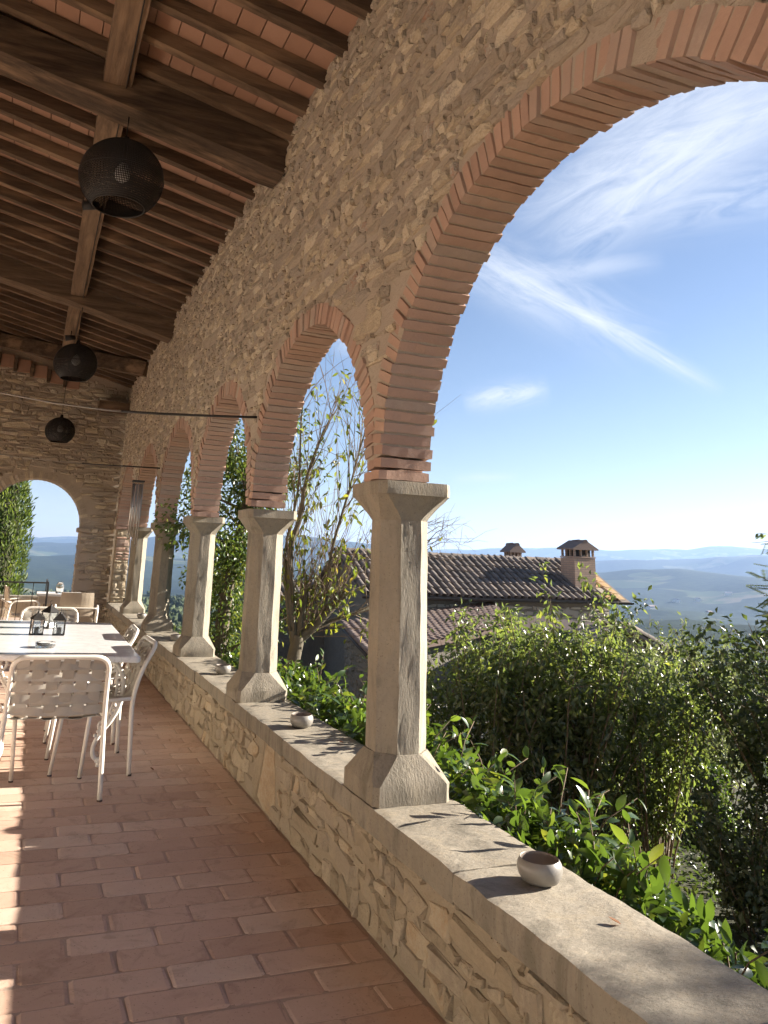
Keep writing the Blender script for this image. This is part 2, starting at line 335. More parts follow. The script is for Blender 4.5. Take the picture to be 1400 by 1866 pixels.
def rubble(u0, u1, v0, v1, hm, wm, keep, joint=.012, seed=1):
    R = random.Random(seed); res = []; v = v0; row = 0
    while v < v1:
        h = hm*R.choice((.55, .75, .9, 1.0, 1.15, 1.5)); u = u0 - R.uniform(0, wm); h = min(h, max(v1-v, hm*.4))
        ph = R.uniform(0, 6.28)
        while u < u1:
            w = wm*R.choice((.35, .55, .8, 1, 1.2, 1.7, 2.1))*min(1.5, max(.6, h/hm))
            parts = [(u, v, w, h)]
            if h > hm*1.05 and R.random() < .45:
                s = R.uniform(.35, .65); parts = [(u, v, w, h*s), (u, v+h*s, w, h*(1-s))]
            for (a, b, ww, hh) in parts:
                cx, cz = a+ww/2, b+hh/2
                if cx-ww*.5 > u1 or cx + ww*.5 < u0 or not keep(cx, cz, ww, hh): continue
                j = joint/2 + R.uniform(0, joint*.6); jx, jz = ww*.12, hh*.20
                def q(x, z, kx=1, kz=1):
                    wv = .18*hm*sin(x*3.1+ph) + .1*hm*sin(x*8.3+ph*2)
                    return (x + R.uniform(-jx, jx)*kx, z + R.uniform(-jz, jz)*kz + wv)
                L, Rr, B, T = a+j, a+ww-j, b+j, b+hh-j; cxn = (Rr-L)*R.uniform(.05, .2)
                cz_ = (T-B)*.14
                pts = [q(L+cxn, B), q(Rr-cxn, B), q(Rr, B+cz_), q(Rr, T-cz_), q(Rr-cxn, T), q(L+cxn, T), q(L, T-cz_), q(L, B+cz_)]
                pts = [(min(max(px_, u0), u1), min(max(pz_, v0), v1)) for px_, pz_ in pts]
                if min(Rr-L, T-B) > .012: res.append((cx, cz, pts))
            u += w
        v += h; row += 1
    return res
def place_stones(stones, frame, parent, m, limit, near, hrange=(.01, .03), name='stone'):
    """nearest ones as parts, the rest as one part"""
    O, U, V, N = [np.array(a, float) for a in frame]
    stones = sorted(stones, key=lambda s: near(O + U*s[0] + V*s[1]))
    mb = MB()
    for i, (cx, cz, pts) in enumerate(stones):
        vv, F = stone_mesh_data(pts, O, U, V, N, rnd.uniform(*hrange)); t = rnd.random()*.999+.0005
        if i < limit:
            c = vv.mean(0); b = MB(); b.add(vv-c, F, t); o = b.build(name, m, parent); o.location = c.tolist()
        else: mb.add(vv, F, t)
    if mb.n: mb.build(name+'_field', m, parent, kind='stuff')
def dist_cam(p): return (Vector(p)-EYE).length

# ================================================================== TERRAIN
def interp(x, xs, ys): return np.interp(x, xs, ys)
def ground_h(X, Y):
    X = np.asarray(X, float); Y = np.asarray(Y, float)
    r = np.hypot(X, Y); az = np.degrees(np.arctan2(X, Y)); P = np.stack([X, Y, 0*X], -1)
    # near garden level, falling away towards the valley
    base = interp(r, [0, 5, 9, 14, 25, 45, 80, 160, 400, 900, 2000, 3200, 14000], [-1.45, -1.5, -1.95, -2.5, -4.0, -7.5, -12, -19, -38, -60, -118, -120, -120])
    n = snoise(P/60., 1, 1)*interp(r, [0, 40, 100, 900, 4000], [0, .5, 1.6, 7, 6]) + snoise(P/350., 1, 2)*interp(r, [0, 150, 900, 4000], [0, 2, 12, 22])
    h = base + n
    ridges = [ (3900, 900, [-60, -10, 0, 6, 11, 20, 28, 35, 40, 44.6, 48, 52, 60, 90], [-.5, -.9, -.8, -.6, -.4, -.5, -.3, -.3, -.25, .1, -.1, -.15, 0, .3]),
               (6600, 1000, [-60, -10, 0, 2.6, 5, 7, 10, 13, 16, 20, 25, 32, 40, 44, 50, 60, 90], [.1, 0, .05, .25, .15, .7, 1.15, 1.3, 1.6, 1.45, 1.0, .4, .35, .5, 1.1, 1.3, 1.0]),
               (10500, 1300, [-60, -5, 1.4, 5, 12, 25, 33, 37, 43, 46.5, 50, 60, 90], [.6, .5, .62, .45, .3, .6, 1.15, 1.25, 1.40, 1.85, 1.75, 1.4, 1.0])]
    for k, (R, wd, A, E) in enumerate(ridges):
        el = interp(az, A, E); wob = R*(1 + .04*np.sin(az*.21+k) + .02*np.sin(az*.73))
        top = wob*np.tan(np.radians(el)) + snoise(P/900., 1, 3)*26 + snoise(P/330., 1, 4)*13 + snoise(P/120., 1, 2)*4
        g = np.exp(-((r-wob)/wd)**2); h = np.where(top > h, h + (top-h)*g, h)
    return h
def polar_sheet(name, r_edges, az0, az1, naz):
    A = np.radians(np.linspace(az0, az1, naz)); RR, AA = np.meshgrid(r_edges, A, indexing='ij')
    X = RR*np.sin(AA); Y = RR*np.cos(AA); Z = ground_h(X, Y)
    V = np.stack([X, Y, Z], -1).reshape(-1, 3); nr = len(r_edges)
    i, j = np.meshgrid(np.arange(nr-1), np.arange(naz-1), indexing='ij'); a = i*naz+j
    Q = np.stack([a, a+1, a+naz+1, a+naz], -1).reshape(-1, 4)
    return np_mesh(name, V, Q[:, ::-1], None, True)
re = np.concatenate([np.linspace(0.3, 30, 34), np.geomspace(32, 900, 44), np.geomspace(960, 13000, 110)])
fan = polar_sheet('ground', re, -25, 80, 560)
rest = polar_sheet('ground', re[::2], 80, 335, 120)
def terrain_col(nt):
    n1 = noise(nt, .0045, 4, .5); n2 = noise(nt, .03, 6, .6); n3 = noise(nt, .0016, 3, .5, dist=.8)
    wood = ramp(nt, n2, [(.3, (.012, .020, .009)), (.6, (.026, .038, .016)), (.8, (.045, .056, .026))])
    field = ramp(nt, n1, [(.42, (.06, .08, .03)), (.5, (.12, .115, .055)), (.58, (.05, .075, .025)), (.66, (.17, .14, .085))])
    v = nt.nodes.new('ShaderNodeTexVoronoi'); v.inputs['Scale'].default_value = .006; g = nt.nodes.new('ShaderNodeNewGeometry'); nt.links.new(g.outputs['Position'], v.inputs['Vector'])
    a = nt.nodes.new('ShaderNodeMath'); a.operation = 'MULTIPLY_ADD'; nt.links.new(v.outputs['Color'], a.inputs[0]); a.inputs[1].default_value = .25; nt.links.new(n3, a.inputs[2])
    m = ramp(nt, a.outputs[0], [(.72, (0, 0, 0)), (.75, (1, 1, 1))])
    return mixc(nt, m, wood, field)
mat('terrain', terrain_col, rough=1.0, spec=.05, bump=.6, bscale=.09, bdist=3)
MATS['ground_near'] = MATS['earth']
fo = link('ground', fan, 'earth', kind='structure'); fan.materials.append(MATS['terrain'])
ro = link('ground', rest, 'earth', kind='structure'); rest.materials.append(MATS['terrain'])
for me in (fan, rest):
    nv = len(me.polygons); c = np.zeros(nv*3, np.float32); me.polygons.foreach_get('center', c); c = c.reshape(-1, 3)
    me.polygons.foreach_set('material_index', (np.hypot(c[:, 0], c[:, 1]) > 24).astype(np.int32))

# ================================================================== FLOOR
fl = link('terrace_floor', MB().box(-3.3, 1.42, -6, 17, -.05, -.0035).mesh('terrace_floor'), 'floor_grout', kind='structure')
def rounded_slab(lx, ly, th, seed, ed=.0035, wob=.003):
    R = random.Random(seed); nx, ny = 5, 3; V = []; F = []
    xs = [-lx/2, -lx/2+.012, 0, lx/2-.012, lx/2]; ys = [-ly/2, -ly/2+.012, ly/2-.012, ly/2]; top = {}
    for j, y in enumerate(ys):
        for i, x in enumerate(xs):
            e = (i in (0, 4)) + (j in (0, 3)); z = -ed*.6*e + R.uniform(-.0012, .0012)
            k = .006 if e == 2 else 0
            V.append((x - math.copysign(k, x) + (R.uniform(-wob, wob) if i in (0, 4) else 0), y - math.copysign(k, y) + (R.uniform(-wob, wob) if j in (0, 3) else 0), z))
    for j in range(3):
        for i in range(4): a = j*5+i; F.append((a, a+1, a+6, a+5))
    per = [0, 1, 2, 3, 4, 9, 14, 19, 18, 17, 16, 15, 10, 5]; n0 = len(V)
    for p in per: V.append((V[p][0], V[p][1], -th))
    for k in range(len(per)): l = (k+1) % len(per); F.append((per[k], n0+k, n0+l, per[l]))
    return V, F
tv = [rounded_slab(.317, .1445, .02, s) for s in range(6)]; tvm = []
for s, (V, F) in enumerate(tv):
    b = MB(); b.add(V, F); me = b.mesh('floor_tile'); me.materials.append(MATS['floor_tile']); tvm.append(me)
half = rounded_slab(.152, .1445, .02, 9); hb = MB(); hb.add(*half); halfm = hb.mesh('floor_tile'); halfm.materials.append(MATS['floor_tile'])
tiles = []
PX, PY = .325, .1525; ytile0 = 2.935 + PY/2 - PY*30
for row in range(0, 110):
    y = ytile0 + row*PY
    off = (.295 if (row % 2 == 0) else .295 + PX/2)
    for k in range(-12, 5):
        x = off + k*PX + PX/2
        if x - PX/2 > 1.40 or x < -3.2 or y > 14.9: continue
        cut = 1.405 - (x-PX/2)
        tiles.append((x, y, cut if cut < PX else None))
def tile_key(t):
    vis = (t[1] > 2.4 and t[0] > -.35*1 - .0*t[1])
    return (0 if vis else 1, dist_cam((t[0], t[1], 0)))
tiles.sort(key=tile_key); far = MB()
for i, (x, y, cut) in enumerate(tiles):
    jx, jy, jz, rz = rnd.uniform(-.003, .003), rnd.uniform(-.002, .002), rnd.uniform(-.0018, .0012), rnd.uniform(-.008, .008)
    if i < 298:
        if cut: 
            if cut < .03: continue
            o = link('floor_tile', tvm[i % 6] if cut > .2 else halfm, None, fl); sx = cut/PX if cut > .2 else (cut-.008)/.152
            o.scale = (sx, 1, 1); o.location = (x-PX/2 + cut/2 - .002, y+jy, jz)
        else:
            o = link('floor_tile', tvm[i % 6], None, fl); o.location = (x+jx, y+jy, jz)
        o.rotation_euler = (0, 0, rz)
    else:
        if cut and cut < .03: continue
        V, F = tv[i % 6]; V = np.array(V); sx = (cut/PX) if cut else 1; c, s_ = cos(rz), sin(rz)
        W = np.stack([(V[:, 0]*sx)*c - V[:, 1]*s_ + (x-PX/2 + cut/2 if cut else x), V[:, 0]*sx*s_ + V[:, 1]*c + y, V[:, 2]+jz], -1)
        far.add(W, F, rnd.random()*.99+.005)
far.build('floor_tile_field', 'floor_tile', fl, kind='stuff')

# ================================================================== PARAPET
XI, XO, ZL, ZS = 1.39, 1.78, .451, .358
par = thing('parapet_wall', 'low rubble stone parapet wall with grey stone coping running along the open side of the loggia', 'wall')
MB().box(1.415, 1.755, -6, 15, -1.9, ZS).build('mortar_core', 'mortar_pale', par)
st = rubble(-.5, 15.0, 0.0, ZS+.0, .092, .145, lambda u, v, w, h: not (4.38 < u < 4.86), .007, 11)
place_stones([s for s in st if s[0] > 1.2], ((1.415, 0, 0), (0, 1, 0), (0, 0, 1), (-1, 0, 0)), par, 'rubble_low', 294, dist_cam, (.007, .022))
for q, pts in enumerate(([(4.42, .004), (4.62, .004), (4.70, .05), (4.66, .25), (4.60, .352), (4.47, .352), (4.44, .25), (4.40, .05)], [(4.73, .004), (4.82, .004), (4.85, .08), (4.84, .20), (4.80, .352), (4.66, .352), (4.68, .26), (4.71, .06)])):
    vv, F = stone_mesh_data(pts, np.array([1.415, 0, 0]), np.array([0, 1., 0]), np.array([0, 0, 1.]), np.array([-1., 0, 0]), .012); c = vv.mean(0); b = MB(); b.add(vv-c, F, .78 if q == 0 else .95); o = b.build('stone', 'rubble_low', par); o.location = c.tolist()
def rough_block(x0, x1, y0, y1, z0, z1, nx, ny, nz, amp, seed, f=9.0):
    """box with a subdivided, slightly worn surface"""
    xs, ys, zs = np.linspace(x0, x1, nx+1), np.linspace(y0, y1, ny+1), np.linspace(z0, z1, nz+1); idx = {}; V = []; F = []
    def vid(i, j, k):
        if (i, j, k) not in idx:
            e = (i in (0, nx)) + (j in (0, ny)) + (k in (0, nz)); p = np.array([xs[i], ys[j], zs[k]]); c = np.array([(x0+x1)/2, (y0+y1)/2, (z0+z1)/2])
            if e >= 2: p = p - np.sign(p-c)*amp*(1.0 if e == 2 else 1.6)*np.array([i in (0, nx), j in (0, ny), k in (0, nz)])
            idx[(i, j, k)] = len(V); V.append(p)
        return idx[(i, j, k)]
    for k in (0, nz):
        for i in range(nx):
            for j in range(ny):
                q = (vid(i, j, k), vid(i+1, j, k), vid(i+1, j+1, k), vid(i, j+1, k)); F.append(q if k else q[::-1])
    for j in (0, ny):
        for i in range(nx):
            for k in range(nz):
                q = (vid(i, j, k), vid(i+1, j, k), vid(i+1, j, k+1), vid(i, j, k+1)); F.append(q[::-1] if j else q)
    for i in (0, nx):
        for j in range(ny):
            for k in range(nz):
                q = (vid(i, j, k), vid(i, j+1, k), vid(i, j+1, k+1), vid(i, j, k+1)); F.append(q if i else q[::-1])
    V = np.array(V); n = np.stack([snoise(V + seed*3.3, f, o) for o in (5, 6, 7)], -1) + .6*np.stack([snoise(V + seed, f*3.3, o) for o in (1, 2, 3)], -1)
    return V + n*amp, F
ys_ = [-6, -3.6, -1.4, .12, 1.30, 2.44, 3.30, 4.28, 5.38, 6.7, 7.75, 9.0, 10.1, 11.4, 12.6, 14.0, 15.0]
for i in range(len(ys_)-1):
    b = MB(32); V, F = rough_block(XI+rnd.uniform(-.006, .004), XO, ys_[i]+.0008, ys_[i+1]-.0008, ZS+rnd.uniform(-.012, .006), ZL, 12, max(6, int((ys_[i+1]-ys_[i])*30)), 4, .0032, i)
    V[:, 2] = np.minimum(V[:, 2], ZL+.0015); b.add(V, F, .0); b.build('coping_slab', 'slab_stone', par)

# ================================================================== COLUMNS
def octa(r_flat, chamfer=None):
    a = r_flat
    if chamfer is None: t = a*tan(PI/8); return [(-t, -a), (t, -a), (a, -t), (a, t), (t, a), (-t, a), (-a, t), (-a, -t)]
    t = a-chamfer; return [(-t, -a), (t, -a), (a, -t), (a, t), (t, a), (-t, a), (-a, t), (-a, -t)]
def loft(levels, amp, seed, sub=6):
    """8-sided loft with subdivided sides; levels = [(z, outline)]"""
    V = []; n = 8*sub
    for z, o in levels:
        for k in range(8):
            a, b = o[k], o[(k+1) % 8]
            for s in range(sub): t = s/sub; V.append((a[0]+(b[0]-a[0])*t, a[1]+(b[1]-a[1])*t, z))
    K = len(levels); F = [(i*n+k, i*n+(k+1) % n, (i+1)*n+(k+1) % n, (i+1)*n+k) for i in range(K-1) for k in range(n)]
    F.append(tuple(range(n))[::-1]); F.append(tuple((K-1)*n+k for k in range(n)))
    V = np.array(V); nn = np.stack([snoise(V + seed*2.7, 14, o) for o in (5, 6)], -1) + .8*np.stack([snoise(V+seed, 45, o) for o in (1, 2)], -1)
    V[:, :2] += nn*amp*1.5; return V, F
def lerp_o(a, b, t): return [(p[0]+(q[0]-p[0])*t, p[1]+(q[1]-p[1])*t) for p, q in zip(a, b)]
def column(cx, cy, ztop, label, seed, lean=(0, 0)):
    t = thing('stone_column', label, 'column', (cx, cy, ZL), 0, 'octagonal stone columns on the parapet')
    H = ztop - ZL; sq = octa(.174, .030); oc = octa(.121); sb = octa(.174, .022)
    lv = [(0, sb), (.035, sb), (.07, sb)] + [(.07+.105*k/4, lerp_o(sb, octa(.126), k/4)) for k in range(1, 5)]
    b = MB(24); b.add(*loft(lv, .0018, seed)); b.build('base', 'column_stone', t)
    z0, z1 = .175, H-.165; nz = 16; lv = [(z0+.0005+(z1-z0-.001)*k/nz, octa(.121-.003*k/nz)) for k in range(nz+1)]
    b = MB(24); b.add(*loft(lv, .0016, seed+3)); s = b.build('shaft', 'column_stone', t)
    lv = [(z1+.0, octa(.118))]
    for k in range(1, 7):
        u = k/6; prof = 1-(1-u)**1.0; w = u**1.15; lv.append((z1+.105*u, lerp_o(octa(.118), sq, w)))
    lv += [(z1+.108, octa(.178, .030)), (z1+.135, octa(.179, .030)), (H, octa(.178, .030))]
    b = MB(24); b.add(*loft(lv, .0018, seed+6)); b.build('capital', 'column_stone', t)
    t.rotation_euler = (lean[1], lean[0], 0)
    return t
COLS = [(3.245, 1.747, 'nearest octagonal stone column, standing on the parapet behind the nearest ceramic bowl'),
        (5.455, 1.715, 'second octagonal stone column, between the two nearest pairs of arches beside the pruned tree'),
        (7.70, 1.742, 'third octagonal stone column, in front of the ivy-covered trunk'),
        (10.04, 1.742, 'fourth octagonal stone column, its whole camera side in shade, behind the second bowl from far end'),
        (12.62, 1.742, 'farthest octagonal stone column, behind the hanging wind chime')]
for i, (y, z, l) in enumerate(COLS): column(1.571, y, z, l, i*5)
for y in (.60, -1.8, -4.2): column(1.571, y, 1.742, 'octagonal stone column beside the camera, outside the picture', int(y*7)+40)

# ================================================================== ARCADE WALL
ARX0, ARX1 = 1.40, 1.655
# arches: (centre, half span, rise, spring)
ARCH = [(-3.05, 1.10, 1.05, 1.745), (-.62, 1.04, 1.05, 1.745), (1.93, 1.17, 1.11, 1.747), (4.265, 1.0, 1.02, 1.725), (6.42, .98, .99, 1.728), (8.69, 1.11, 1.0, 1.742), (11.17, 1.2, 1.0, 1.742), (13.66, 1.05, 1.0, 1.742)]
def arch_z(y, grow=0.0):
    for c, a, h, s in ARCH:
        if abs(y-c) < a+grow: return s + (h+grow)*sqrt(max(0, 1-((y-c)/(a+grow))**2))
    return None
def roof_z(x): return 4.37 + .234*(1.40-x)
aw = thing('arcade_wall', 'rubble stone wall above the row of red brick arches on the right side of the loggia', 'wall')
core = MB(); ysamp = [-4.2]
for c, a, h, s in ARCH: ysamp += [c + (a+.004)*cos(PI*(1-k/90)) for k in range(91)]
ysamp = sorted(set([round(max(-4.2, min(y, 15.0)), 5) for y in ysamp + [14.86, 15.0]])); core_b = []
def core_bottom(y):
    z = arch_z(y, .010); return 1.735 if z is None else z
X0, X1 = 1.408, 1.648; V = []; 
for y in ysamp: zb = core_bottom(y); V += [(X0, y, zb), (X1, y, zb), (X0, y, 4.52), (X1, y, 4.46)]
F = []
for i in range(len(ysamp)-1):
    a = 4*i; b = a+4; F += [(a, a+2, b+2, b), (a+1, b+1, b+3, a+3), (a, b, b+1, a+1), (a+2, a+3, b+3, b+2)]
core.add(V, F); core.build('mortar_core', 'mortar', aw)
# brick voussoirs
def brick_mesh(L, H, D, seed):
    """L through the wall (x), H along the arch (y), D radial (z)"""
    R = random.Random(seed); V, F = rough_block(-L/2, L/2, -H/2, H/2, 0, D, 6, 1, 2, .0022, seed, 20.0)
    b = MB(); b.add(V, F); me = b.mesh('arch_brick'); me.materials.append(MATS['brick']); return me, V, F
bm_ = [brick_mesh(.255, .043, .135, s) for s in range(7)]
bricks = []
for ai, (c, a, h, s) in enumerate(ARCH):
    if ai < 2: pitch = .075
    else: pitch = [.0525, .0535, .056, .058, .060, .060][ai-2]
    th = 0.0; N = 4000; pts = [(c + a*cos(PI*k/N), s + h*sin(PI*k/N)) for k in range(N+1)]
    acc_ = 0; nxt = pitch/2
    for k in range(1, N+1):
        d = math.dist(pts[k], pts[k-1]); acc_ += d
        if acc_ >= nxt:
            y, z = pts[k]; tx, tz = pts[min(k+5, N)][0]-pts[k-5][0], pts[min(k+5, N)][1]-pts[k-5][1]; l = math.hypot(tx, tz); tx /= l; tz /= l
            ny, nz = (tz, -tx) if (tz*(y-c) - tx*(z-s)) > 0 else (-tz, tx)
            # free depth before meeting the next ring
            dep = .132
            gaps = [abs(y - (c2 + (a2*sqrt(max(0, 1-((z-s2)/h2)**2)) if z > s2 else a2)*(1 if c2 < c else -1))) for j, (c2, a2, h2, s2) in enumerate(ARCH) if abs(j-ai) == 1 and (c2-c)*(y-c) > 0 and z < s2+h2]
            if gaps: dep = min(dep, max(.05, min(gaps)/2/max(.3, abs(ny))-.003))
            bricks.append((y, z, ny, nz, dep, ai, pitch)); nxt += pitch
bricks.sort(key=lambda b: (0 if b[5] >= 2 else 1, dist_cam((1.5, b[0], b[1])) + (9 if b[5] == 2 and b[0] < .9 else 0)))
far = MB()
for i, (y, z, ny, nz, dep, ai, pitch) in enumerate(bricks):
    me, V, F = bm_[i % 7]; xo = 1.527 + rnd.uniform(-.008, .006); sh = pitch/.0535*1.10
    sx = rnd.uniform(.985, 1.035); rad = rnd.uniform(-.003, .004)
    ang = atan2(-ny, nz)   # rotation about x so local z -> radial
    if i < 298:
        o = link('arch_brick', me, None, aw); o.location = (xo, y+ny*rad, z+nz*rad); o.rotation_euler = (ang+rnd.uniform(-.015, .015), rnd.uniform(-.01, .01), rnd.uniform(-.012, .012)); o.scale = (sx, sh, dep/.135)
    else:
        R = np.array(Matrix.Rotation(ang, 3, 'X')); W = (V*np.array([sx, sh, dep/.135])) @ R.T + np.array([xo, y+ny*rad, z+nz*rad]); far.add(W, F, rnd.random()*.99+.005)
far.build('arch_brick_field', 'brick', aw, kind='stuff')
def keep_upper(u, v, w, h):
    z = arch_z(u, .105); z2 = [arch_z(u+d, .10) for d in (-w*.35, w*.35)]
    lim = max([q for q in [z]+z2 if q is not None] or [1.75])
    return v - h*.5 > lim - .01 and v + h*.4 < 4.44
st = rubble(-.3, 14.98, 1.75, 4.44, .066, .100, keep_upper, .007, 23)
place_stones(st, ((1.410, 0, 0), (0, 1, 0), (0, 0, 1), (-1, 0, 0)), aw, 'rubble', 296, lambda p: dist_cam(p) + (20 if p[1] < 1.6 else 0) + (2 if p[1] < 2.2 else 0), (.009, .027))

# ================================================================== END WALL
ew = thing('end_wall', 'rubble stone end wall of the loggia pierced by a round arch', 'wall')
EC, ERr, EZ = -.05, .84, 1.75; EY = 15.0
def eopen(x): return EZ + sqrt(max(0, ERr**2-(x-EC)**2)) if abs(x-EC) < ERr else None
xs = sorted(set([-3.3, 1.7] + [round(EC+ERr*cos(PI*k/40), 5) for k in range(41)] + [EC-ERr-.001, EC+ERr+.001])); V = []; F = []
for x in xs:
    z = eopen(x); z = 0 if z is None or abs(x-EC) >= ERr-1e-4 else z
    top = roof_z(x) + .12; V += [(x, EY+.02, z), (x, EY+.50, z), (x, EY+.02, top), (x, EY+.50, top)]
for i in range(len(xs)-1):
    a = 4*i; b = a+4
    F += [(a, b, b+2, a+2), (a+1, a+3, b+3, b+1), (a, a+1, b+1, b), (a+2, b+2, b+3, a+3)]
cb = MB(); cb.add(V, F); cb.build('mortar_core', 'mortar', ew)
MB().box(.79, .80, EY+.03, EY+.49, 0, 1.0).build('jamb_face', 'mortar', ew)
def keep_end(u, v, w, h):
    z = [eopen((u+d-EC)/(ERr+.13)*ERr+EC) for d in (-w*.3, 0, w*.3)]
    for q in z:
        if q is not None and v > EZ-.05 and v-h*.5 < EZ + (q-EZ)*(ERr+.13)/ERr: return False
    if abs(u-EC)-w*.5 < ERr-.02 and v < EZ: return False
    return v < roof_z(u) - .03
st = rubble(-3.28, 1.40, 0, 5.2, .085, .19, keep_end, .010, 31)
place_stones(st, ((0, EY+.02, 0), (1, 0, 0), (0, 0, 1), (0, -1, 0)), ew, 'rubble', 290, dist_cam, (.012, .035))
jm_ = rubble(EY+.04, EY+.50, 0, 1.66, .085, .19, lambda u, v, w, h: True, .01, 37)
for (cx_, cz_, pts) in jm_:
    vv, F = stone_mesh_data(pts, np.array([EC+ERr+.012, 0, 0]), np.array([0, 1., 0]), np.array([0, 0, 1.]), np.array([-1., 0, 0]), .018); c = vv.mean(0); b = MB(); b.add(vv-c, F, rnd.random()*.99+.005); o = b.build('stone', 'rubble', ew); o.location = c.tolist()
for k in range(34):
    a = PI*(k+.5)/34; V, F = bm_[k % 7][1:]; W = V*np.array([1.9, 1.45, 1.0]); W = W[:, [1, 0, 2]]; ca, sa = cos(a), sin(a)
    P = np.stack([EC + (ERr-.008+W[:, 2])*ca - W[:, 0]*sa, EY+.245+W[:, 1], EZ + (ERr-.008+W[:, 2])*sa + W[:, 0]*ca], -1)
    b = MB(); c = P.mean(0); b.add(P-c, [f[::-1] for f in F], rnd.random()*.9+.05); o = b.build('arch_stone', 'rubble', ew); o.location = c.tolist()
for sx in (1, -1):
    b = MB(); x0, x1 = (EC+ERr-.05, EC+ERr+.16) if sx > 0 else (EC-ERr-.16, EC-ERr+.05)
    V, F = rough_block(x0, x1, EY-.03, EY+.52, EZ-.09, EZ+.0, 4, 6, 2, .005, 5+sx); b.add(V, F, .5); b.build('impost', 'rubble', ew)
# end pilaster between the last arch and the end wall, seen in raking sun
pl_ = thing('end_pilaster', 'sunlit pilaster of rough brick and stone where the arcade meets the end wall', 'pilaster')
MB().box(1.43, 1.68, 14.76, 15.0, ZL, 1.742).build('mortar_core', 'mortar_pale', pl_)
zz = ZL+.01; R_ = random.Random(4); k = 0
while zz < 1.70:
    h = R_.choice((.05, .055, .09, .11, .13)); h = min(h, 1.738-zz); x = 1.425
    red = .55 < (zz-ZL)/1.29 < .72 or R_.random() < .2
    while x < 1.66:
        w = min(R_.uniform(.10, .24), 1.685-x)
        if w < .05: break
        V, F = rough_block(x+.004, x+w-.004, 14.735+R_.uniform(0, .02), 14.80, zz+.004, zz+h-.004, 3, 2, 2, .006, k, 16); b = MB(); b.add(V, F, .3+.4*R_.random())
        b.build('brick' if red else 'stone', 'brick' if red else 'rubble_low', pl_); x += w; k += 1
    zz += h
# terracotta infill with short rafters' ends on top of the end wall
tb = thing('gable_band', 'band of terracotta panels between dark timber blocks on top of the end wall', 'panel band')
for k in range(7):
    x = -1.60 + k*.30; z = roof_z(x)-.36
    if x > .25: break
    V, F = rough_block(x+.035, x+.265, 14.93, 14.99, z, z+.24, 3, 2, 3, .003, k); b = MB(); b.add(V, F, .3); b.build('terracotta_panel', 'ceil_tile', tb)
    V, F = rough_block(x-.035, x+.035, 14.86, 14.99, z, z+.25, 1, 2, 3, .003, k+9); b = MB(); b.add(V, F, .1); b.build('timber_block', 'wood', tb)

# facade on the inner side of the loggia (left of the picture)
lw = thing('house_facade', 'plastered facade wall closing the inner side of the loggia', 'wall')
MB().box(-3.6, -3.3, -6, 15.5, -1.6, 5.6).build('plaster_wall', 'plaster', lw)

# ================================================================== CEILING
ce = link('ceiling', MB().add([(2.35, -4.6, roof_z(2.35)+.16), (2.35, 15.9, roof_z(2.35)+.16), (-3.6, 15.9, roof_z(-3.6)+.16), (-3.6, -4.6, roof_z(-3.6)+.16),
     (2.35, -4.6, roof_z(2.35)+.24), (2.35, 15.9, roof_z(2.35)+.24), (-3.6, 15.9, roof_z(-3.6)+.24), (-3.6, -4.6, roof_z(-3.6)+.24)],
     [(0, 1, 2, 3), (4, 7, 6, 5), (0, 4, 5, 1), (1, 5, 6, 2), (2, 6, 7, 3), (3, 7, 4, 0)]).mesh('ceiling'), 'ceil_tile', kind='structure')
sl = math.atan(.234)
def beam_mesh(L, w, h, seed, amp=.004, nL=24, taper=0):
    V, F = rough_block(-L/2, L/2, -w/2, w/2, 0, h, nL, 2, 2, amp, seed, 5.0)
    V[:, 1] += .012*np.sin(V[:, 0]*1.7+seed)*amp/.004; V[:, 2] += .008*np.sin(V[:, 0]*1.1+seed*2)*amp/.004
    b = MB(); b.add(V, F, .2+.6*random.Random(seed).random()); return b
JS = .350; jm = []
for s in range(5): b = beam_mesh(5.3, .078, .105, s, .0022, 20); me = b.mesh('joist'); me.materials.append(MATS['wood']); jm.append(me)
JY = [3.42 + JS*(k-26) for k in range(60)]
JY = [y for y in JY if y < 14.95]
for i, y in enumerate(JY):
    if y < .3: continue
    o = link('joist', jm[i % 5], None, ce); x = -.95; o.location = (x, y+rnd.uniform(-.01, .01), roof_z(x)-.018+rnd.uniform(-.006, .006)); o.rotation_euler = (0, sl, rnd.uniform(-.004, .004))
# terracotta tiles lying on the joists
ctm = []
for s in range(4):
    V, F = rough_block(-.0772, .0772, -.168, .168, 0, .028, 2, 3, 1, .0008, s); b = MB(); b.add(V, F); me = b.mesh('ceiling_tile'); me.materials.append(MATS['ceil_tile']); ctm.append((me, V, F))
ct = []
for i, y in enumerate(JY[:-1]):
    if y < .3: continue
    for k in range(31): ct.append((1.33 - k*.155, y + JS/2))
ct.sort(key=lambda t: dist_cam((t[0], t[1], roof_z(t[0]))) + (30 if (t[1] < 2.6 or t[0] < -1.4) else 0)); far = MB()
Ry = np.array(Matrix.Rotation(sl, 3, 'Y'))
for i, (x, y) in enumerate(ct):
    me, V, F = ctm[i % 4]; z = roof_z(x) + .092 + rnd.uniform(-.003, .003)
    if i < 298: o = link('ceiling_tile', me, None, ce); o.location = (x, y, z); o.rotation_euler = (0, sl, 0)
    else: far.add(V @ Ry.T + np.array([x, y, z]), F, rnd.random()*.99+.005)
far.build('ceiling_tile_field', 'ceil_tile', ce, kind='stuff')
# main rafters
for i, y in enumerate((.25, 5.02, 9.92)):
    b = beam_mesh(4.75, .29, .275, 20+i, .006, 30); x = -.93; o = b.build('rafter', 'wood', ce); o.location = (x, y, roof_z(x)-.285); o.rotation_euler = (0, sl, 0)
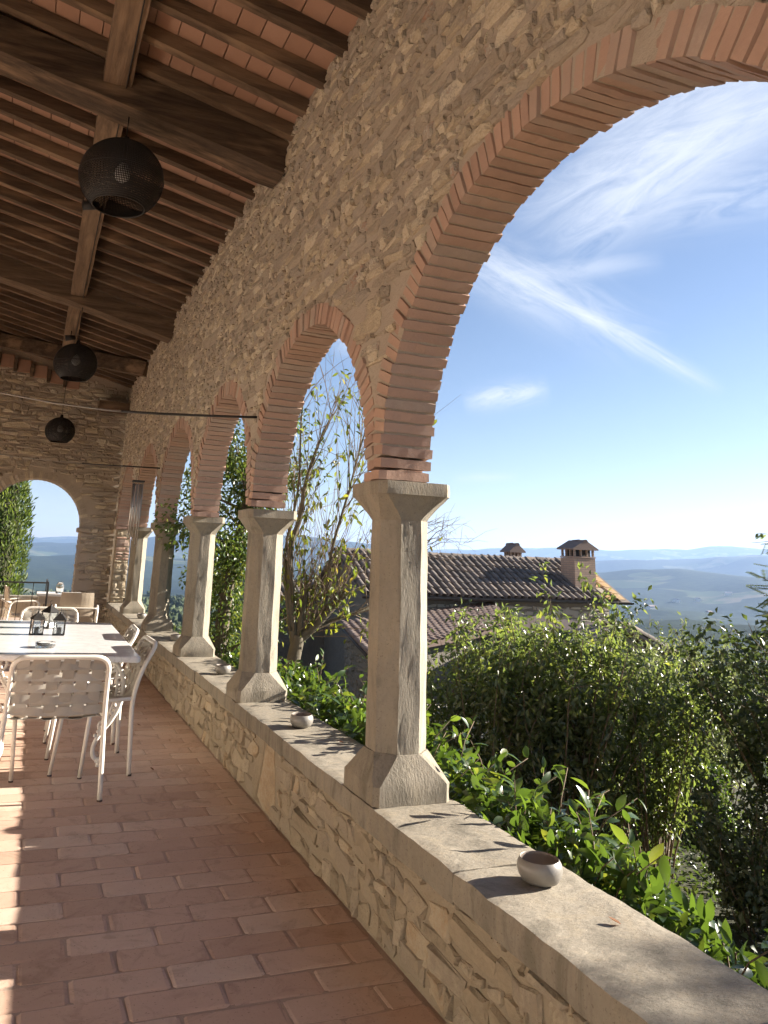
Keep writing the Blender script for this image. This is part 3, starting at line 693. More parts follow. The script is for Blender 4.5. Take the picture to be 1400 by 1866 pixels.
# purlin carried by the rafters
V, F = rough_block(-.10, .10, -2, 14.95, 0, .17, 3, 70, 2, .005, 3, 4.0); b = MB(); b.add(V, F, .4); o = b.build('purlin', 'wood_long', ce); o.location = (.155, 0, roof_z(.155)-.172)
V, F = rough_block(-.10, .10, -2, 14.95, 0, .17, 3, 70, 2, .005, 4, 4.0); b = MB(); b.add(V, F, .4); o = b.build('purlin', 'wood_long', ce); o.location = (-1.9, 0, roof_z(-1.9)-.172)
# diagonal strut and tie by the end wall
b = beam_mesh(4.6, .2, .24, 33, .006, 26); o = b.build('hip_rafter', 'wood', ce); o.location = (-.50, 13.55, roof_z(-.50)-.26); o.rotation_euler = (0, math.atan(.234*cos(.58)), -.58)
MB().tube([(.215, y, roof_z(.2)-.175+.006*sin(y*3)) for y in np.linspace(.5, 14.6, 40)], .005, 5).build('electric_cable', 'black_wire', ce)
V, F = rough_block(.83, 1.40, 14.5, 14.95, 3.90, 4.06, 5, 3, 2, .006, 8); b = MB(); b.add(V, F, .1); b.build('corbel', 'wood', ce)

# ================================================================== TIE RODS
def tie_rod(y, zend, pts, label):
    t = thing('tie_rod', label, 'tie rod', (1.42, y, zend))
    MB().tube([(x-1.42, 0, z-zend) for x, z in pts if x >= .45], .0085, 6).build('rod', 'iron', t)
    MB().tube([(x-1.42, 0, z-zend) for x, z in pts if x <= .46], .0045, 6).build('cable', 'cable', t)
tie_rod(5.26, 2.361, [(1.42, 2.362), (1.2, 2.345), (.97, 2.330), (.7, 2.314), (.45, 2.304), (.375, 2.302), (.02, 2.313), (-.32, 2.346), (-.9, 2.45), (-1.8, 2.70), (-3.3, 3.1)], 'long thin iron tie rod sagging across the loggia from the second brick pier')
tie_rod(9.94, 2.421, [(1.42, 2.421), (1.0, 2.413), (.78, 2.407), (.45, 2.403), (.2, 2.405), (-.3, 2.42), (-1.2, 2.50), (-3.3, 2.8)], 'short looking iron tie rod above the wind chime, in front of the end wall')

# ================================================================== PENDANT LAMPS
def pendant_mesh(R):
    NW = 150; zs = np.linspace(0, 1, 17)
    def prof(t):   # t 0 top .. 1 bottom
        ang = PI*(.045 + t*.745); r = sin(ang)*1.0; z = cos(ang)*.93
        return R*r, R*z
    V = []; Q = []
    for k in range(NW):
        a = 2*PI*k/NW; w = .0032
        for t in zs:
            r, z = prof(t); c, s = cos(a), sin(a); V += [(r*c - w*s, r*s + w*c, z), (r*c + w*s, r*s - w*c, z)]
        o = k*34
        for i in range(16): Q.append((o+2*i, o+2*i+1, o+2*i+3, o+2*i+2))
    for j in range(44):
        t = (j+.5)/44; r, z = prof(t); n = 40; o = len(V)
        for k in range(n):
            a = 2*PI*k/n; V += [(r*cos(a), r*sin(a), z-.0030), (r*cos(a), r*sin(a), z+.0030)]
        for k in range(n): l = (k+1) % n; Q.append((o+2*k, o+2*l, o+2*l+1, o+2*k+1))
    return np_mesh('shade', np.array(V), np.array(Q)), prof(1.0), prof(0.0)
def pendant(x, y, z, R, ztop, label):
    t = thing('pendant_lamp', label, 'pendant lamp', (x, y, z), 0, 'round black wire pendant lamps')
    me, (rb, zb), (rt_, zt) = pendant_mesh(R); link('shade', me, 'black_wire', t)
    b = MB(); b.tube([(rb*cos(a), rb*sin(a), zb) for a in np.linspace(0, 2*PI, 33)[:-1]], .006, 6, closed=True); b.tube([(R*cos(a), R*sin(a), 0) for a in np.linspace(0, 2*PI, 41)[:-1]], .003, 5, closed=True); b.build('rim', 'black_wire', t)
    MB().lathe([(0.004, R*.93+.055), (.02, R*.93+.05), (.03, R*.93), (R*.16, R*.93-.012), (R*.17, R*.90)], 16).build('cap', 'black_wire', t)
    MB().tube([(0, 0, R*.93+.04), (0, 0, ztop-z)], .004, 6).build('cord', 'black_wire', t)
    MB().tube([(0, 0, R*.93), (0, 0, R*.42)], .014, 8).build('socket', 'black_wire', t)
    MB().lathe([(.012, R*.42), (.03, R*.35), (.052, R*.18), (.055, R*.08), (.045, -R*.02), (.02, -.09*R), (.001, -R*.1)], 16).build('bulb', 'glass_bulb', t)
pendant(.262, 5.0, 3.871, .285, 4.36, 'largest and nearest round black wire pendant lamp, hanging under the first rafter')
pendant(.222, 9.7, 3.600, .262, 4.33, 'middle round black wire pendant lamp, hanging under the second rafter')
pendant(.204, 13.9, 3.33, .250, 4.45, 'smallest looking black wire pendant lamp, on a long cord in front of the end wall')
for x, y, z, l in ((.115, 6.55, 4.36, 'small black spotlight on the purlin just behind the nearest pendant lamp'), (.15, 11.5, 4.42, 'small black spotlight on the purlin above the middle pendant lamp')):
    t = thing('spotlight', l, 'spotlight', (x, y, z), 0, 'small spotlights on the purlin')
    MB().tube([(-.07, 0, -.05), (.06, .02, -.02)], [.045, .035], 10).build('housing', 'black_wire', t); MB().tube([(0, .01, -.02), (0, .01, .10)], .008, 6).build('bracket', 'black_wire', t)

# ================================================================== WIND CHIME
t = thing('wind_chime', 'tall metal wind chime of many thin tubes hanging near the far columns', 'wind chime', (1.15, 9.9, 2.23))
MB().tube([(0, 0, .18), (0, 0, .005)], .002, 4).build('string', 'iron', t)
V, F = rough_block(-.075, .075, -.075, .075, -.01, .012, 2, 2, 1, .001, 2); b = MB(); b.add(V, F); b.build('top_plate', 'iron', t)
mat('chime_metal', (.55, .54, .52), rough=.35, metal=.8)
for k in range(11):
    a = 2*PI*k/11; x, y = .062*cos(a), .062*sin(a); L = .42+.035*k
    o = MB().tube([(x, y, -.03), (x, y, -.03-L)], .0065, 8).build('chime_tube', 'chime_metal', t)
    MB().tube([(x, y, -.01), (x, y, -.03)], .0015, 4).build('string', 'iron', o)

# ================================================================== BOWLS
def bowl(x, y, s, label, rz=0):
    t = thing('ceramic_bowl', label, 'bowl', (x, y, ZL+.001), rz, 'small ceramic bowls set along the parapet')
    R = .068*s
    o = [(.001, .0), (.55*R, .0), (.80*R, .008), (.96*R, .026), (R, .042), (.96*R, .056), (.87*R, .066), (.845*R, .068)]
    MB().lathe(o, 36, tint=.3).build('outside', 'ceramic', t)
    MB().lathe([(.845*R, .068), (.82*R, .066), (.88*R, .055), (.92*R, .042), (.86*R, .024), (.6*R, .010), (.001, .008)], 36).build('inside', 'ceramic_dark', t)
for (x, y, s, l) in ((1.615, 2.290, 1.03, 'nearest and largest grey ceramic bowl, alone on the coping in front of the nearest column'),
                     (1.585, 4.523, 1.0, 'grey ceramic bowl on the coping between the nearest and the second column'),
                     (1.583, 6.512, .97, 'pale ceramic bowl on the coping between the second and the third column'),
                     (1.603, 8.843, 1.0, 'pale ceramic bowl on the coping between the third and the fourth column'),
                     (1.588, 11.63, 1.0, 'farthest pale ceramic bowl, beside the base of the farthest column')): bowl(x, y, s, l, rnd.uniform(0, 6))
b = MB(); b.lathe([(.001, 0), (.03, 0), (.034, .11), (.031, .11), (.027, .008), (.001, .008)], 20); o = b.build('drinking_glass', 'clear_glass'); o.location = (1.65, 14.4, ZL+.002)
o['label'] = 'small clear glass on the far end of the parapet in front of the sunlit pilaster'; o['category'] = 'glass'

# ================================================================== DINING TABLE
TF = dict(FR=(.765, 5.43), BR=(.785, 7.83), BL=(-.235, 8.02), FL=(-.25, 5.60)); TZ = .72
tb = thing('marble_table', 'white marble topped dining table on ornate white cast iron legs', 'table', (.27, 6.7, 0))
def rtop(cor, z0, z1, r=.04, n=5):
    C = [Vector(c) for c in cor]; out = []
    for i in range(4):
        p, a, b_ = C[i], C[i-1], C[(i+1) % 4]; ua = (a-p).normalized()*r; ub = (b_-p).normalized()*r
        for k in range(n+1):
            t = k/n; q = p + ua*(1-t)**2 + ub*t**2; out.append((q.x, q.y))
    return out
ol = rtop([TF['FR'], TF['BR'], TF['BL'], TF['FL']], 0, 0); N_ = len(ol); cx, cy_ = .27, 6.7
def ring(z, s): return [((x-cx)*1 - s*np.sign(x-cx), (y-cy_) - s*np.sign(y-cy_), z) for x, y in ol]
V = ring(TZ-.038, .004) + ring(TZ-.030, 0) + ring(TZ-.008, 0) + ring(TZ-.001, .004) + ring(TZ, .010)
F = [(i*N_+k, i*N_+(k+1) % N_, (i+1)*N_+(k+1) % N_, (i+1)*N_+k) for i in range(4) for k in range(N_)] + [tuple(range(N_))[::-1], tuple(4*N_+k for k in range(N_))]
b = MB(); b.add(V, F); b.build('tabletop', 'marble', tb)
def scroll(c, r0, r1, a0, a1, n=26): return [(c[0]+(r0+(r1-r0)*k/n)*cos(a0+(a1-a0)*k/n), c[1]+(r0+(r1-r0)*k/n)*sin(a0+(a1-a0)*k/n)) for k in range(n+1)]
def cast_leg(x, y, dx, dy):
    """curving rococo leg: plane spanned by (dx,dy) and z"""
    L = math.hypot(dx, dy); dx, dy = dx/L, dy/L
    def P(p, o=0): return (x-cx+dx*p[0]-dy*o, y-cy_+dy*p[0]+dx*o, p[1])
    S = [(-.02, TZ-.05), (.055, TZ-.12), (.085, TZ-.22), (.07, TZ-.34), (.02, TZ-.44), (-.04, TZ-.52), (-.075, TZ-.60), (-.07, TZ-.66), (-.03, .03)]
    def cr(pts, n=6):
        out = []
        for i in range(len(pts)-1):
            p0, p1, p2, p3 = pts[max(0, i-1)], pts[i], pts[i+1], pts[min(len(pts)-1, i+2)]
            for k in range(n):
                t = k/n; out.append(tuple(.5*((2*p1[j]) + (-p0[j]+p2[j])*t + (2*p0[j]-5*p1[j]+4*p2[j]-p3[j])*t*t + (-p0[j]+3*p1[j]-3*p2[j]+p3[j])*t**3) for j in (0, 1)))
        return out + [pts[-1]]
    c = cr(S); b = MB(); n = len(c)
    b.tube([P(p) for p in c], [.019-.006*(k/n) for k in range(n)], 8)
    inner = [(p[0]-.045*sin(PI*min(1, k/(n*.62))), p[1]) for k, p in enumerate(c) if k < n*.64]; b.tube([P(p) for p in inner], .010, 7)
    b.tube([P(p) for p in scroll((.0, TZ-.10), .055, .012, 1.2, 8.0)], .010, 7)
    b.tube([P(p) for p in scroll((-.02, TZ-.47), .045, .010, 5.0, -1.2)], .009, 7)
    for k in range(5, int(n*.66), 2):   # acanthus beading
        p = c[k]; q = (p[0]-.022, p[1]); b.lathe([(.001, -.012), (.012, -.005), (.013, .005), (.001, .013)], 8, P(q, .006*(-1)**k))
    b.lathe([(.012, .055), (.022, .05), (.030, .036), (.024, .022), (.014, .018), (.020, .010), (.020, 0), (.001, 0)], 12, P((-.03, 0)))
    b.lathe([(.03, -.05), (.045, -.04), (.045, -.036)], 12, P((-.02, TZ)))
    return b
legs = [(.62, 5.72, .85, -.25), (-.10, 5.84, -.85, -.25), (.64, 7.55, .85, .25), (-.10, 7.65, -.85, .25)]
for l in legs: cast_leg(*l).build('leg', 'cast_iron_white', tb)
b = MB()
for (xa, ya), (xb, yb) in (((.6, 5.75), (-.08, 5.86)), ((.62, 7.52), (-.08, 7.62)), ((.27, 5.8), (.28, 7.57))):
    pts = [(xa+(xb-xa)*k/10-cx, ya+(yb-ya)*k/10-cy_, .655-.03*sin(PI*k/10)) for k in range(11)]; b.tube(pts, .012, 7)
    for k in (2, 5, 8):
        b.tube([(pts[k][0]+.03*cos(a), pts[k][1], pts[k][2]-.035+.03*sin(a)) for a in np.linspace(0, 2*PI, 14)[:-1]], .006, 6, closed=True)
b.build('apron_scrollwork', 'cast_iron_white', tb)

# ================================================================== WOVEN CHAIRS
def bez(P, n):
    out = []
    for i in range(len(P)-1):
        p0, p1, p2, p3 = [Vector(P[j]) for j in (max(0, i-1), i, i+1, min(len(P)-1, i+2))]
        for k in range(n):
            t = k/n; out.append(.5*((2*p1) + (-p0+p2)*t + (2*p0-5*p1+4*p2-p3)*t*t + (-p0+3*p1-3*p2+p3)*t**3))
    return out + [Vector(P[-1])]
def fillet(P, r=.06, n=6):
    P = [Vector(p) for p in P]; out = [P[0]]
    for i in range(1, len(P)-1):
        a = P[i] + (P[i-1]-P[i]).normalized()*min(r, (P[i-1]-P[i]).length/2); b = P[i] + (P[i+1]-P[i]).normalized()*min(r, (P[i+1]-P[i]).length/2)
        for k in range(n+1):
            t = k/n; out.append(a*(1-t)**2 + P[i]*2*t*(1-t) + b*t*t)
    return out + [P[-1]]
def ribbon(mb, C, W, th=.003):
    """flat strap: centre points C, half width vectors W"""
    V = []; F = []
    for i, (c, w) in enumerate(zip(C, W)):
        c = Vector(c); w = Vector(w); d = (Vector(C[min(i+1, len(C)-1)])-Vector(C[max(i-1, 0)])); n = d.cross(w).normalized()*th
        V += [c-w-n, c+w-n, c+w+n, c-w+n]
    for i in range(len(C)-1):
        for k in range(4): l = (k+1) % 4; F.append((4*i+k, 4*i+l, 4*i+4+l, 4*i+4+k))
    F += [(0, 3, 2, 1), tuple(4*(len(C)-1)+k for k in range(4))]
    mb.add([tuple(v) for v in V], F, 0, False)
def make_chair():
    t = thing('woven_chair', 'woven strap chair', 'chair')
    top = .79; YB = lambda x, z: -.210 - .130*max(0, (z-.45)/.34)**1.7 - .020*(1-min(1, (x/.27)**2))
    path = fillet([(-.295, -.232, 0), (-.273, -.212, .45), (-.268, -.258, .63), (-.262, -.345, top), (.262, -.345, top), (.268, -.258, .63), (.273, -.212, .45), (.295, -.232, 0)], .085, 8)
    P = []
    for k in range(len(path)-1):
        P.append(path[k])
        if (path[k+1]-path[k]).length > .2:
            for j in range(1, 6): P.append(path[k].lerp(path[k+1], j/6))
    P.append(path[-1]); MB().tube(P, .0145, 10).build('back_frame', 'white_metal', t)
    MB().tube(fillet([(-.272, -.222, .455), (-.255, -.05, .440), (-.235, .225, .452), (.235, .225, .452), (.255, -.05, .440), (.272, -.222, .455)], .07, 6), .0125, 9).build('seat_frame', 'white_metal', t)
    for s in (-1, 1):
        o = MB().tube([(s*.225, .20, .445), (s*.200, .245, 0.008)], [.0135, .0125], 9).build('leg', 'white_metal', t)
        MB().tube([(s*.200, .245, .009), (s*.200, .245, 0)], .014, 9).build('foot_cap', 'rubber', o)
        MB().tube([(s*.295, -.235, .010), (s*.295, -.235, -.001)], .016, 9).build('foot_cap', 'rubber', t)
    # straps woven over and under each other on one curved surface
    px_, pz_, AM = .083, .062, .0042; zr = [.742-pz_*j for j in range(5)]
    for i in range(6):
        x = (i-2.5)*px_; C = []
        for k in range(27):
            z = .782 - .300*k/26; o_ = AM*cos(PI*(zr[0]-z)/pz_)*(-1)**i; f = 1-.06*k/26
            C.append((x*f, YB(x, z) - o_*min(1, (z-.46)*30), z))
        e = C[-1]
        for (yy, zz) in ((-.195, .462), (-.165, .448), (-.10, .440), (0, .436), (.10, .438), (.18, .446), (.224, .456)):
            C.append((x*.94, yy - .012*(1-(x/.26)**2)*(yy < -.15), zz - .010*(1-(x/.24)**2) + AM*.6*cos(yy*46)*(-1)**i))
        b = MB(); ribbon(b, C, [(.0325, 0, 0)]*len(C), .0014); b.build('vertical_strap', 'strap', t)
    for j, z in enumerate(zr):
        C = []; hw = .264+(.79-z)*.03
        for k in range(49):
            u = -1+2*k/48; x = u*hw; o_ = -AM*cos(PI*(x+2.5*px_)/px_)*(-1)**j if abs(x) < .252 else 0
            C.append((x, YB(x, z) - o_, z - .006*(1-u*u)*j*.5))
        b = MB(); ribbon(b, C, [(0, 0, -.0240)]*len(C), .0014); b.build('horizontal_strap', 'strap', t)
    for j in range(6):
        y = -.16+j*.068; C = []; hw = .262-.03*(y+.16)/.38
        for k in range(19):
            u = -1+2*k/18; x = u*hw; over = .004*(1 if ((int((x+.25)/.083)+j) % 2) else -1) if abs(x) < .248 else 0
            C.append((x, y, .444 - .012*(1-u*u) + over))
        b = MB(); ribbon(b, C, [(0, .029, 0)]*len(C), .0018); b.build('seat_strap', 'strap', t)
    return t
ch0 = make_chair()
CH = [(.252, 5.215, -.02, 'woven strap chair with its back to the camera at the near table end'),
      (.520, 5.76, 1.60, 'nearer of the two woven strap chairs between the table and the parapet'),
      (.515, 6.62, 1.54, 'farther of the two woven strap chairs between the table and the parapet'),
      (.24, 8.22, 3.10, 'woven strap chair at the far end of the table behind the lanterns'),
      (-.42, 6.25, -1.60, 'nearer woven strap chair on the left side of the table, at the picture edge'),
      (-.45, 7.25, -1.52, 'farther woven strap chair on the left side of the table')]
for i, (x, y, rz, l) in enumerate(CH):
    o = ch0 if i == 0 else copy_tree(ch0); o.location = (x, y, 0); o.rotation_euler = (0, 0, rz); o['label'] = l; o['group'] = 'woven strap chairs around the marble table'

# lanterns
def lantern(x, y, s, rz, label):
    t = thing('candle_lantern', label, 'lantern', (x, y, TZ+.0008), rz, 'small black metal lanterns on the table')
    w, h = .036*s, .105*s
    b = MB(); b.box(-w*1.1, w*1.1, -w*1.1, w*1.1, 0, .006); b.box(-w*1.05, w*1.05, -w*1.05, w*1.05, h-.005, h); b.build('base_and_rim', 'black_wire', t)
    for sx in (-1, 1):
        for sy in (-1, 1): MB().box(sx*w-.003, sx*w+.003, sy*w-.003, sy*w+.003, .006, h-.005).build('post', 'black_wire', t)
    b = MB()
    for a in range(4):
        c, s_ = cos(a*PI/2), sin(a*PI/2); q = lambda u, z: (u*c - w*s_, u*s_ + w*c, z)
        b.tube([q(-w, .01), q(w, h-.01)], .0010, 4); b.tube([q(w, .01), q(-w, h-.01)], .0010, 4)
    b.build('cross_wires', 'black_wire', t)
    b = MB()
    for a in range(4):
        c, s_ = cos(a*PI/2), sin(a*PI/2); q = lambda u, z: (u*c - (w-.002)*s_, u*s_ + (w-.002)*c, z)
        o_ = .0012; q2 = lambda u, z: (u*c - (w-.004)*s_, u*s_ + (w-.004)*c, z)
        b.add([q(-w+.003, .006), q(w-.003, .006), q(w-.003, h-.006), q(-w+.003, h-.006), q2(-w+.003, .006), q2(w-.003, .006), q2(w-.003, h-.006), q2(-w+.003, h-.006)], [(0, 1, 2, 3), (7, 6, 5, 4), (0, 4, 5, 1), (3, 2, 6, 7), (0, 3, 7, 4), (1, 5, 6, 2)])
    b.build('glass_pane', 'clear_glass', t)
    e = w*1.28; b = MB(); b.add([(-e, -e, h), (e, -e, h), (e, e, h), (-e, e, h), (-w*.3, -w*.3, h+.038*s), (w*.3, -w*.3, h+.038*s), (w*.3, w*.3, h+.038*s), (-w*.3, w*.3, h+.038*s)], [(0, 3, 2, 1), (0, 1, 5, 4), (1, 2, 6, 5), (2, 3, 7, 6), (3, 0, 4, 7), (4, 5, 6, 7)])
    b.build('roof', 'black_wire', t)
    b = MB(); b.lathe([(.001, h+.054*s), (.008, h+.05*s), (.011, h+.038*s)], 10); b.tube([(0, .016*cos(a), h+.062*s+.016*sin(a)) for a in np.linspace(0, 2*PI, 13)[:-1]], .0014, 5, closed=True); b.build('ring', 'black_wire', t)
    MB().lathe([(.001, .006), (.016*s, .006), (.016*s, .05*s), (.001, .05*s)], 14).build('candle', 'white_top', t)
lantern(.115, 6.76, 1.12, .25, 'left front black lantern with crossed wires on the marble table')
lantern(.283, 6.73, 1.12, -.12, 'right front black lantern with crossed wires on the marble table')
lantern(.220, 7.28, 1.25, .75, 'rear black lantern with ring handle, behind the other two')
t = thing('glass_ashtray', 'round clear glass dish on the marble table in front of the lanterns', 'ashtray', (.172, 5.93, TZ+.001))
MB().lathe([(.001, 0), (.062, 0), (.067, .008), (.067, .034), (.060, .036), (.054, .030), (.050, .012), (.001, .010)], 32).build('dish', 'clear_glass', t)

# ================================================================== FAR SEATING
t = thing('wicker_armchair', 'beige wicker armchair with white arms facing away, beside the end wall pier', 'armchair', (.69, 11.75, 0), -.05)
def shell(mb, prof, w0, w1, th, nx=9, bow=.03):
    V = []; F = []; n = len(prof)
    for side in (0, 1):
        for k, (y, z) in enumerate(prof):
            w = w0+(w1-w0)*k/(n-1)
            for i in range(nx):
                u = -1+2*i/(nx-1); V.append((u*w, y + side*th - bow*(1-u*u)*(k > n*.4), z - (side*th if k <= n*.4 else 0)))
    m = nx*n
    for side in (0, 1):
        for k in range(n-1):
            for i in range(nx-1):
                a = side*m + k*nx+i; q = (a, a+1, a+nx+1, a+nx); F.append(q if side else q[::-1])
    per = [i for i in range(nx)] + [k*nx+nx-1 for k in range(1, n)] + [(n-1)*nx+i for i in range(nx-2, -1, -1)] + [k*nx for k in range(n-2, 0, -1)]
    for k in range(len(per)): a, b_ = per[k], per[(k+1) % len(per)]; F.append((a, b_, b_+m, a+m))
    mb.add(V, F, 0, False)
b = MB(); shell(b, [(.25, .40), (.10, .39), (-.08, .38), (-.17, .40), (-.21, .48), (-.235, .60), (-.255, .72), (-.262, .79)], .25, .215, .02); b.build('woven_shell', 'wicker', t)
for s in (-1, 1):
    MB().tube(fillet([(s*.27, -.26, 0), (s*.275, -.23, .36), (s*.285, -.20, .585), (s*.285, .18, .60), (s*.27, .27, 0)], .07, 5), .014, 9).build('arm_frame', 'white_metal', t)
MB().tube(fillet([(-.285, -.20, .575), (-.28, -.285, .585), (.28, -.285, .585), (.285, -.20, .575)], .04, 5), .013, 9).build('back_rail', 'white_metal', t)
t2 = thing('wicker_armchair', 'pale armchair seen from the side behind the iron railing', 'armchair', (-.02, 12.85, 0), -1.45)
for o in list(t.children): copy_tree(o, t2)
t = thing('white_side_table', 'small white table with a glass jar, beyond the railing', 'table', (.50, 13.1, 0))
V, F = rough_block(-.34, .34, -.32, .32, .655, .69, 3, 3, 1, .0008, 3); b = MB(); b.add(V, F); b.build('tabletop', 'white_top', t)
b = MB(); b.box(-.31, .31, -.30, -.27, .55, .655); b.build('apron', 'wicker', t)
for sx in (-1, 1):
    for sy in (-1, 1): MB().box(sx*.29-.02, sx*.29+.02, sy*.27-.02, sy*.27+.02, 0, .655).build('leg', 'white_metal', t)
o = MB().lathe([(.001, 0), (.055, 0), (.06, .01), (.06, .12), (.045, .145), (.04, .15), (.04, .17), (.036, .17), (.036, .15), (.056, .12), (.056, .012), (.001, .01)], 20).build('glass_jar', 'clear_glass'); o.location = (.485, 13.0, .6915)
o['label'] = 'clear glass jar standing on the small white table beyond the railing'; o['category'] = 'jar'
t = thing('iron_railing', 'thin black iron railing in front of the far table', 'railing', (0, 12.25, 0))
b = MB(); b.box(-1.55, .30, -.012, .012, .865, .885); b.build('top_rail', 'iron', t); b = MB(); b.box(-1.55, .30, -.008, .008, .10, .115); b.build('bottom_rail', 'iron', t)
for k in range(9): b = MB(); b.box(.09-k*.19-.005, .09-k*.19+.005, -.005, .005, .115, .865); b.build('baluster', 'iron', t)
for x in (.29, -1.54): b = MB(); b.box(x-.014, x+.014, -.014, .014, 0, .865); b.build('post', 'iron', t)
b = MB(); b.box(.282, .298, .02, 1.2, .865, .885); b.build('return_rail', 'iron', t)
b = MB(); b.box(.283, .297, 1.19, 1.21, 0, .884); b.build('post', 'iron', t)
t = thing('low_wall', 'low brown stone wall beyond the end arch of the loggia', 'wall')
V, F = rough_block(-2.6, 1.6, 17.0, 17.3, -.1, .36, 30, 3, 6, .012, 3, 6); b = MB(); b.add(V, F, .3); b.build('stone_body', 'rubble_low', t)
V, F = rough_block(-2.65, 1.65, 16.96, 17.34, .362, .41, 30, 3, 1, .004, 5, 6); b = MB(); b.add(V, F, .3); b.build('coping', 'slab_stone', t)
MB().box(-3.3, 1.75, 15.5, 17.4, -2.2, -.008).build('outer_terrace', 'floor_grout', None, kind='structure')

# ================================================================== LEAVES AND PLANTS
def leaves_mesh(name, P, D, Nn, L, W, T, near=False, fold=.35, curl=.25):
    """P base points, D directions, Nn normals (n,3); L, W sizes"""
    n = len(P); D = D/np.linalg.norm(D, axis=1, keepdims=True); S = np.cross(D, Nn); S /= np.linalg.norm(S, axis=1, keepdims=True)+1e-9; Nn = np.cross(S, D)
    L = L[:, None]; W = W[:, None]
    if near:
        us = [0, .22, .52, .80, 1.0]; ws = [0, .42, .5, .30, 0]; rib = [P + D*L*u - Nn*L*curl*u*u for u in us]
        V = [rib[0], rib[1], rib[2], rib[3], rib[4]]
        for sgn in (-1, 1):
            for k in (1, 2, 3): V.append(rib[k] + S*W*ws[k]*2*.5*sgn*1.0*2*.5 + Nn*W*ws[k]*fold)
        V = np.stack(V, 1)  # n,11,3
        T3 = [(0, 1, 5), (1, 2, 6), (1, 6, 5), (2, 3, 7), (2, 7, 6), (3, 4, 7), (0, 8, 1), (1, 9, 2), (1, 8, 9), (2, 10, 3), (2, 9, 10), (3, 10, 4)]
        k = 11
    else:
        mid = P + D*L*.5 - Nn*L*curl*.2; tip = P + D*L - Nn*L*curl; V = np.stack([P, mid + S*W*.5 + Nn*W*fold*.5, tip, mid - S*W*.5 + Nn*W*fold*.5], 1); T3 = [(0, 1, 2), (0, 2, 3)]; k = 4
    Q = (np.arange(n)[:, None, None]*k + np.array(T3)[None]).reshape(-1, 3)
    return np_mesh(name, V.reshape(-1, 3), Q, np.repeat(T, k), near)
def unit(n): v = rng.normal(size=(n, 3)); return v/np.linalg.norm(v, axis=1, keepdims=True)
def leaf_cloud(name, m, parent, P, out, L, Lj=.35, ratio=.45, near=False, down=.3, kind=None, fold=.35, curl=.25):
    n = len(P); D = unit(n)*.9 + out*.8 + np.array([0, 0, -down]); Nn = unit(n)*.8 + np.array([0, 0, .9])
    Ls = L*(1+rng.uniform(-Lj, Lj, n)); me = leaves_mesh(name, P, D, Nn, Ls, Ls*ratio, rng.uniform(.001, .999, n), near, fold, curl)
    return link(name, me, m, parent, **({'kind': kind} if kind else {}))
def stems(base, n, spread, height, R, seed, r0=.012, lean=(0, 0), wob=.12, sides=5, seg=7):
    Rn = random.Random(seed); paths = []
    for i in range(n):
        a = Rn.uniform(0, 6.28); f = sqrt(Rn.random()); x, y, z = base[0]+R*f*cos(a)*.45, base[1]+R*f*sin(a)*.45, base[2]; h = height*Rn.uniform(.7, 1.05); P = []
        dx, dy = spread*f*cos(a)+lean[0], spread*f*sin(a)+lean[1]; wx, wy = Rn.uniform(-1, 1), Rn.uniform(-1, 1)
        for k in range(seg+1):
            t = k/seg; P.append((x+dx*t**1.2 + wob*wx*sin(t*3+a)*t + Rn.uniform(-1, 1)*wob*.15, y+dy*t**1.2 + wob*wy*cos(t*2.6+a)*t + Rn.uniform(-1, 1)*wob*.15, z+h*t*(1-.06*t*f)))
        paths.append((P, r0*Rn.uniform(.5, 1.2)))
    return paths
def shrub(name, label, cat, base, nst, spread, height, R, nleaf, L, leafm, seed, r0=.010, t0=.3, cl=.10, group=None, lean=(0, 0), near=False, ratio=.45, twigs=True, tipdens=1.0, down=.25, tops=None):
    t = thing(name, label, cat, base, 0, group); ps = stems((0, 0, 0), nst, spread, height, R, seed, r0, lean); mb = MB(); A = []; O = []
    Rn = random.Random(seed+5); side = []
    for P, r in ps:
        K = len(P); mb.tube(P, [r*(1-.75*k/(K-1)) for k in range(K)], 5)
        for q in range(5 if twigs else 0):      # side twigs
            k = Rn.uniform(max(t0-.1, .15), .95)*(K-1); i = min(int(k), K-2); p = Vector(P[i]).lerp(Vector(P[i+1]), k-i); d = Vector((Rn.uniform(-1, 1), Rn.uniform(-1, 1), Rn.uniform(.3, 1.1))).normalized(); l = height*Rn.uniform(.08, .20)
            S = [p, p+d*l*.5, p+d*l+Vector((0, 0, l*.15))]; mb.tube([tuple(s) for s in S], [r*.35, r*.25, r*.12], 3, caps=False); side.append((p, S[-1]))
    mb.build('stem', 'twig', t)
    segs = []
    for P, r in ps:
        K = len(P)
        for i in range(K-1):
            if (i+1)/(K-1) >= t0: segs.append((P[i], P[i+1], .4+.6*tipdens*(i/(K-1))))
    for a, b_ in side: segs.append((tuple(a), tuple(b_), 1.5))
    w = np.array([s[2]*math.dist(s[0], s[1]) for s in segs]); idx = rng.choice(len(segs), nleaf, p=w/w.sum()); Aa = np.array([s[0] for s in segs])[idx]; Bb = np.array([s[1] for s in segs])[idx]
    u = rng.uniform(0, 1, (nleaf, 1)); Cc = Aa + (Bb-Aa)*u; off = unit(nleaf)*(cl*rng.uniform(.05, 1, (nleaf, 1))**1.3); P = Cc+off
    out = off/(np.linalg.norm(off, axis=1, keepdims=True)+1e-6)
    leaf_cloud('foliage', leafm, t, P, out, L, ratio=ratio, near=near, down=down)
    return t
gz = lambda x, y: float(ground_h(np.array([x]), np.array([y]))[0])

